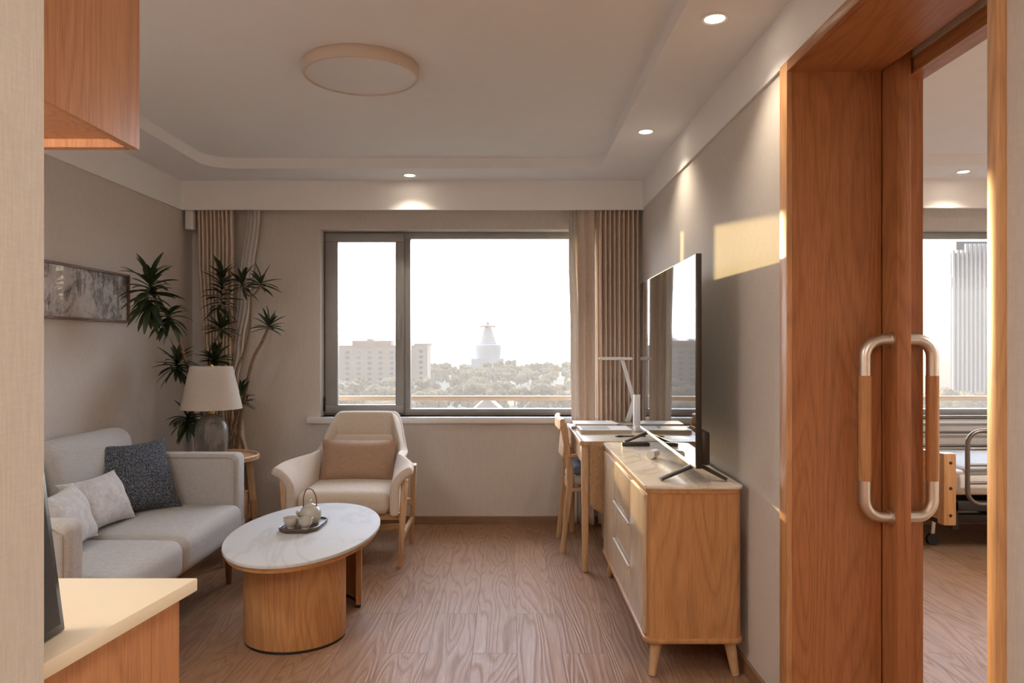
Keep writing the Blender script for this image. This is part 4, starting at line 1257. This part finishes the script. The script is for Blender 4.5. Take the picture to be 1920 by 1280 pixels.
# slab apartment block
BW = plain('pale_plaster_facade', srgb(150, 128, 112), 0.9, var=0.05, vscale=0.2)
BR = plain('brown_parapet', srgb(140, 104, 82), 0.9)
BG = plain('dark_window_glass', srgb(70, 64, 60), 0.3)
ap = thing('apartment_block', 'long hazy apartment block left of the window mullion', 'building', (-80, 425, -28))
part('wall', BW, ap, (-120, -52, 420, 434, -28, -0.5), (-52, -45, 418, 436, -28, 0.5))
part('parapet', BR, ap, (-120.3, -51.7, 419.6, 434.4, -0.5, 0.5), (-52.4, -44.4, 417.5, 436.5, 0.5, 1.6))
part('penthouse', BR, ap, (-88, -66, 422, 432, 0.5, 3.2), (-80, -77, 424, 430, 3.2, 4.3))
for r_ in range(8):
    for c_ in range(10):
        x = -116 + c_ * 6.2
        part('window', BG, ap, (x, x + 2.2, 419.9, 420.05, -4.2 - r_ * 3.0, -2.6 - r_ * 3.0))
for r_ in range(8):
    x = -49.6
    part('window', BG, ap, (x, x + 2.0, 417.9, 418.05, -3.6 - r_ * 3.0, -2.0 - r_ * 3.0))
# stupa
pg = thing('stupa', 'white bell shaped stupa with a flat bronze canopy on the horizon', 'stupa', (-20, 750, -28))
SW = plain('white_lime_wash', srgb(160, 158, 158), 0.9)
px_ = -20.0
MB().box(px_ - 20, px_ + 20, 732, 768, -28, -19).box(px_ - 16, px_ + 16, 736, 764, -19, -13).build('plinth', SW, pg)
MB().lathe([(12.5, -13), (12.8, -8), (13.6, -2), (13.2, 0.5), (9.5, 1.2), (9.2, 3), (8.0, 3.3), (7.6, 6), (5.6, 12), (4.2, 16.5), (3.2, 18.2), (0, 18.2)], (px_, 750, 0), 40).build('dome', SW, pg)
MB().lathe([(0, 18.2), (8.6, 18.3), (8.6, 19.5), (5.0, 20.2), (1.2, 20.6), (1.6, 22.5), (0.5, 24.0), (0.2, 27), (0, 27)], (px_, 750, 0), 28).build('canopy', BR, pg)
# distant towers
FAR = plain('far_concrete', srgb(140, 132, 124), 0.9)
for x, w_, h0, y, dpt, lab in ((-137, 30, 10, 1400, 24, 'pale distant tower block between mullion and stupa'),
                               (-240, 24, 14, 1500, 24, 'faint distant tower just right of the mullion')):
    t = thing('distant_tower', lab, 'building', (x, y, -28))
    MB().box(x - w_ / 2, x + w_ / 2, y, y + dpt, -28, h0).build('wall', FAR, t)
    MB().box(x - w_ / 5, x + w_ / 5, y + 4, y + dpt - 4, h0, h0 + 8).build('penthouse', FAR, t)
t = thing('temple_hall', 'small grey roofed hall below the stupa among trees', 'building', (-8, 260, -28))
MB().box(-12.5, -1.5, 254, 266, -28, -22.5).build('wall', SW, t)
MB().prism([(-6.5, -22.5), (6.5, -22.5), (0.8, -17.5), (-0.8, -17.5)], -8, 8, Mx=Matrix.Translation((-7, 260, 0)) @ Matrix.Rotation(PI / 2, 4, 'X')).build('roof', FAR, t)
part('window', BG, t, (-8, -6, 253.9, 254.05, -25.2, -23.6))
# office tower seen from the bedroom
ot = thing('office_tower', 'tall grey office tower with vertical ribs outside the bedroom window', 'building', (190, 305, -28))
OW = plain('tower_glass', srgb(58, 55, 60), 0.3)
RB = plain('tower_rib', srgb(176, 168, 164), 0.7)
tx0 = 178.0
MB().box(tx0, tx0 + 40, 300, 330, -28, 38).build('wall', OW, ot)
MB().box(tx0 + 4, tx0 + 40, 303, 327, 38, 43).build('crown', OW, ot)
part('sky_lobby_band', BG, ot, (tx0 - 0.1, tx0 + 30, 299.4, 300.0, 24, 28))
for k in range(16):
    x = tx0 + 0.2 + k * 1.75
    part('rib', RB, ot, (x, x + 0.8, 298.9, 300.0, -28, 41.5 if k > 2 else 39))
t = thing('distant_tower', 'low hazy rooftops left of the office tower', 'building', (205, 380, -28))
MB().box(206, 226, 380, 400, -28, 1).build('wall', FAR, t)
MB().box(209, 220, 384, 396, 1, 4.5).build('penthouse', FAR, t)

# haze lying over the park
hm = bpy.data.materials.new('morning_haze')
hm.use_nodes = True
hm.node_tree.nodes.clear()
vs_ = hm.node_tree.nodes.new('ShaderNodeVolumeScatter')
vs_.inputs['Color'].default_value = (1.0, 0.93, 0.83, 1)
vs_.inputs['Density'].default_value = 0.0012
vs_.inputs['Anisotropy'].default_value = 0.0
ho = hm.node_tree.nodes.new('ShaderNodeOutputMaterial')
hm.node_tree.links.new(vs_.outputs[0], ho.inputs['Volume'])
for ya_, yb_, lab in ((20, 215, 'low sunlit haze over the park, nearest bank'), (440, 470, 'low sunlit haze behind the apartment block'),
                      (800, 1380, 'low sunlit haze behind the stupa'), (1535, 3000, 'low sunlit haze at the skyline')):
    tag(MB().box(-1500, 1500, ya_, yb_, -27.9, 16).build('haze', hm), lab, 'haze', kind='stuff')
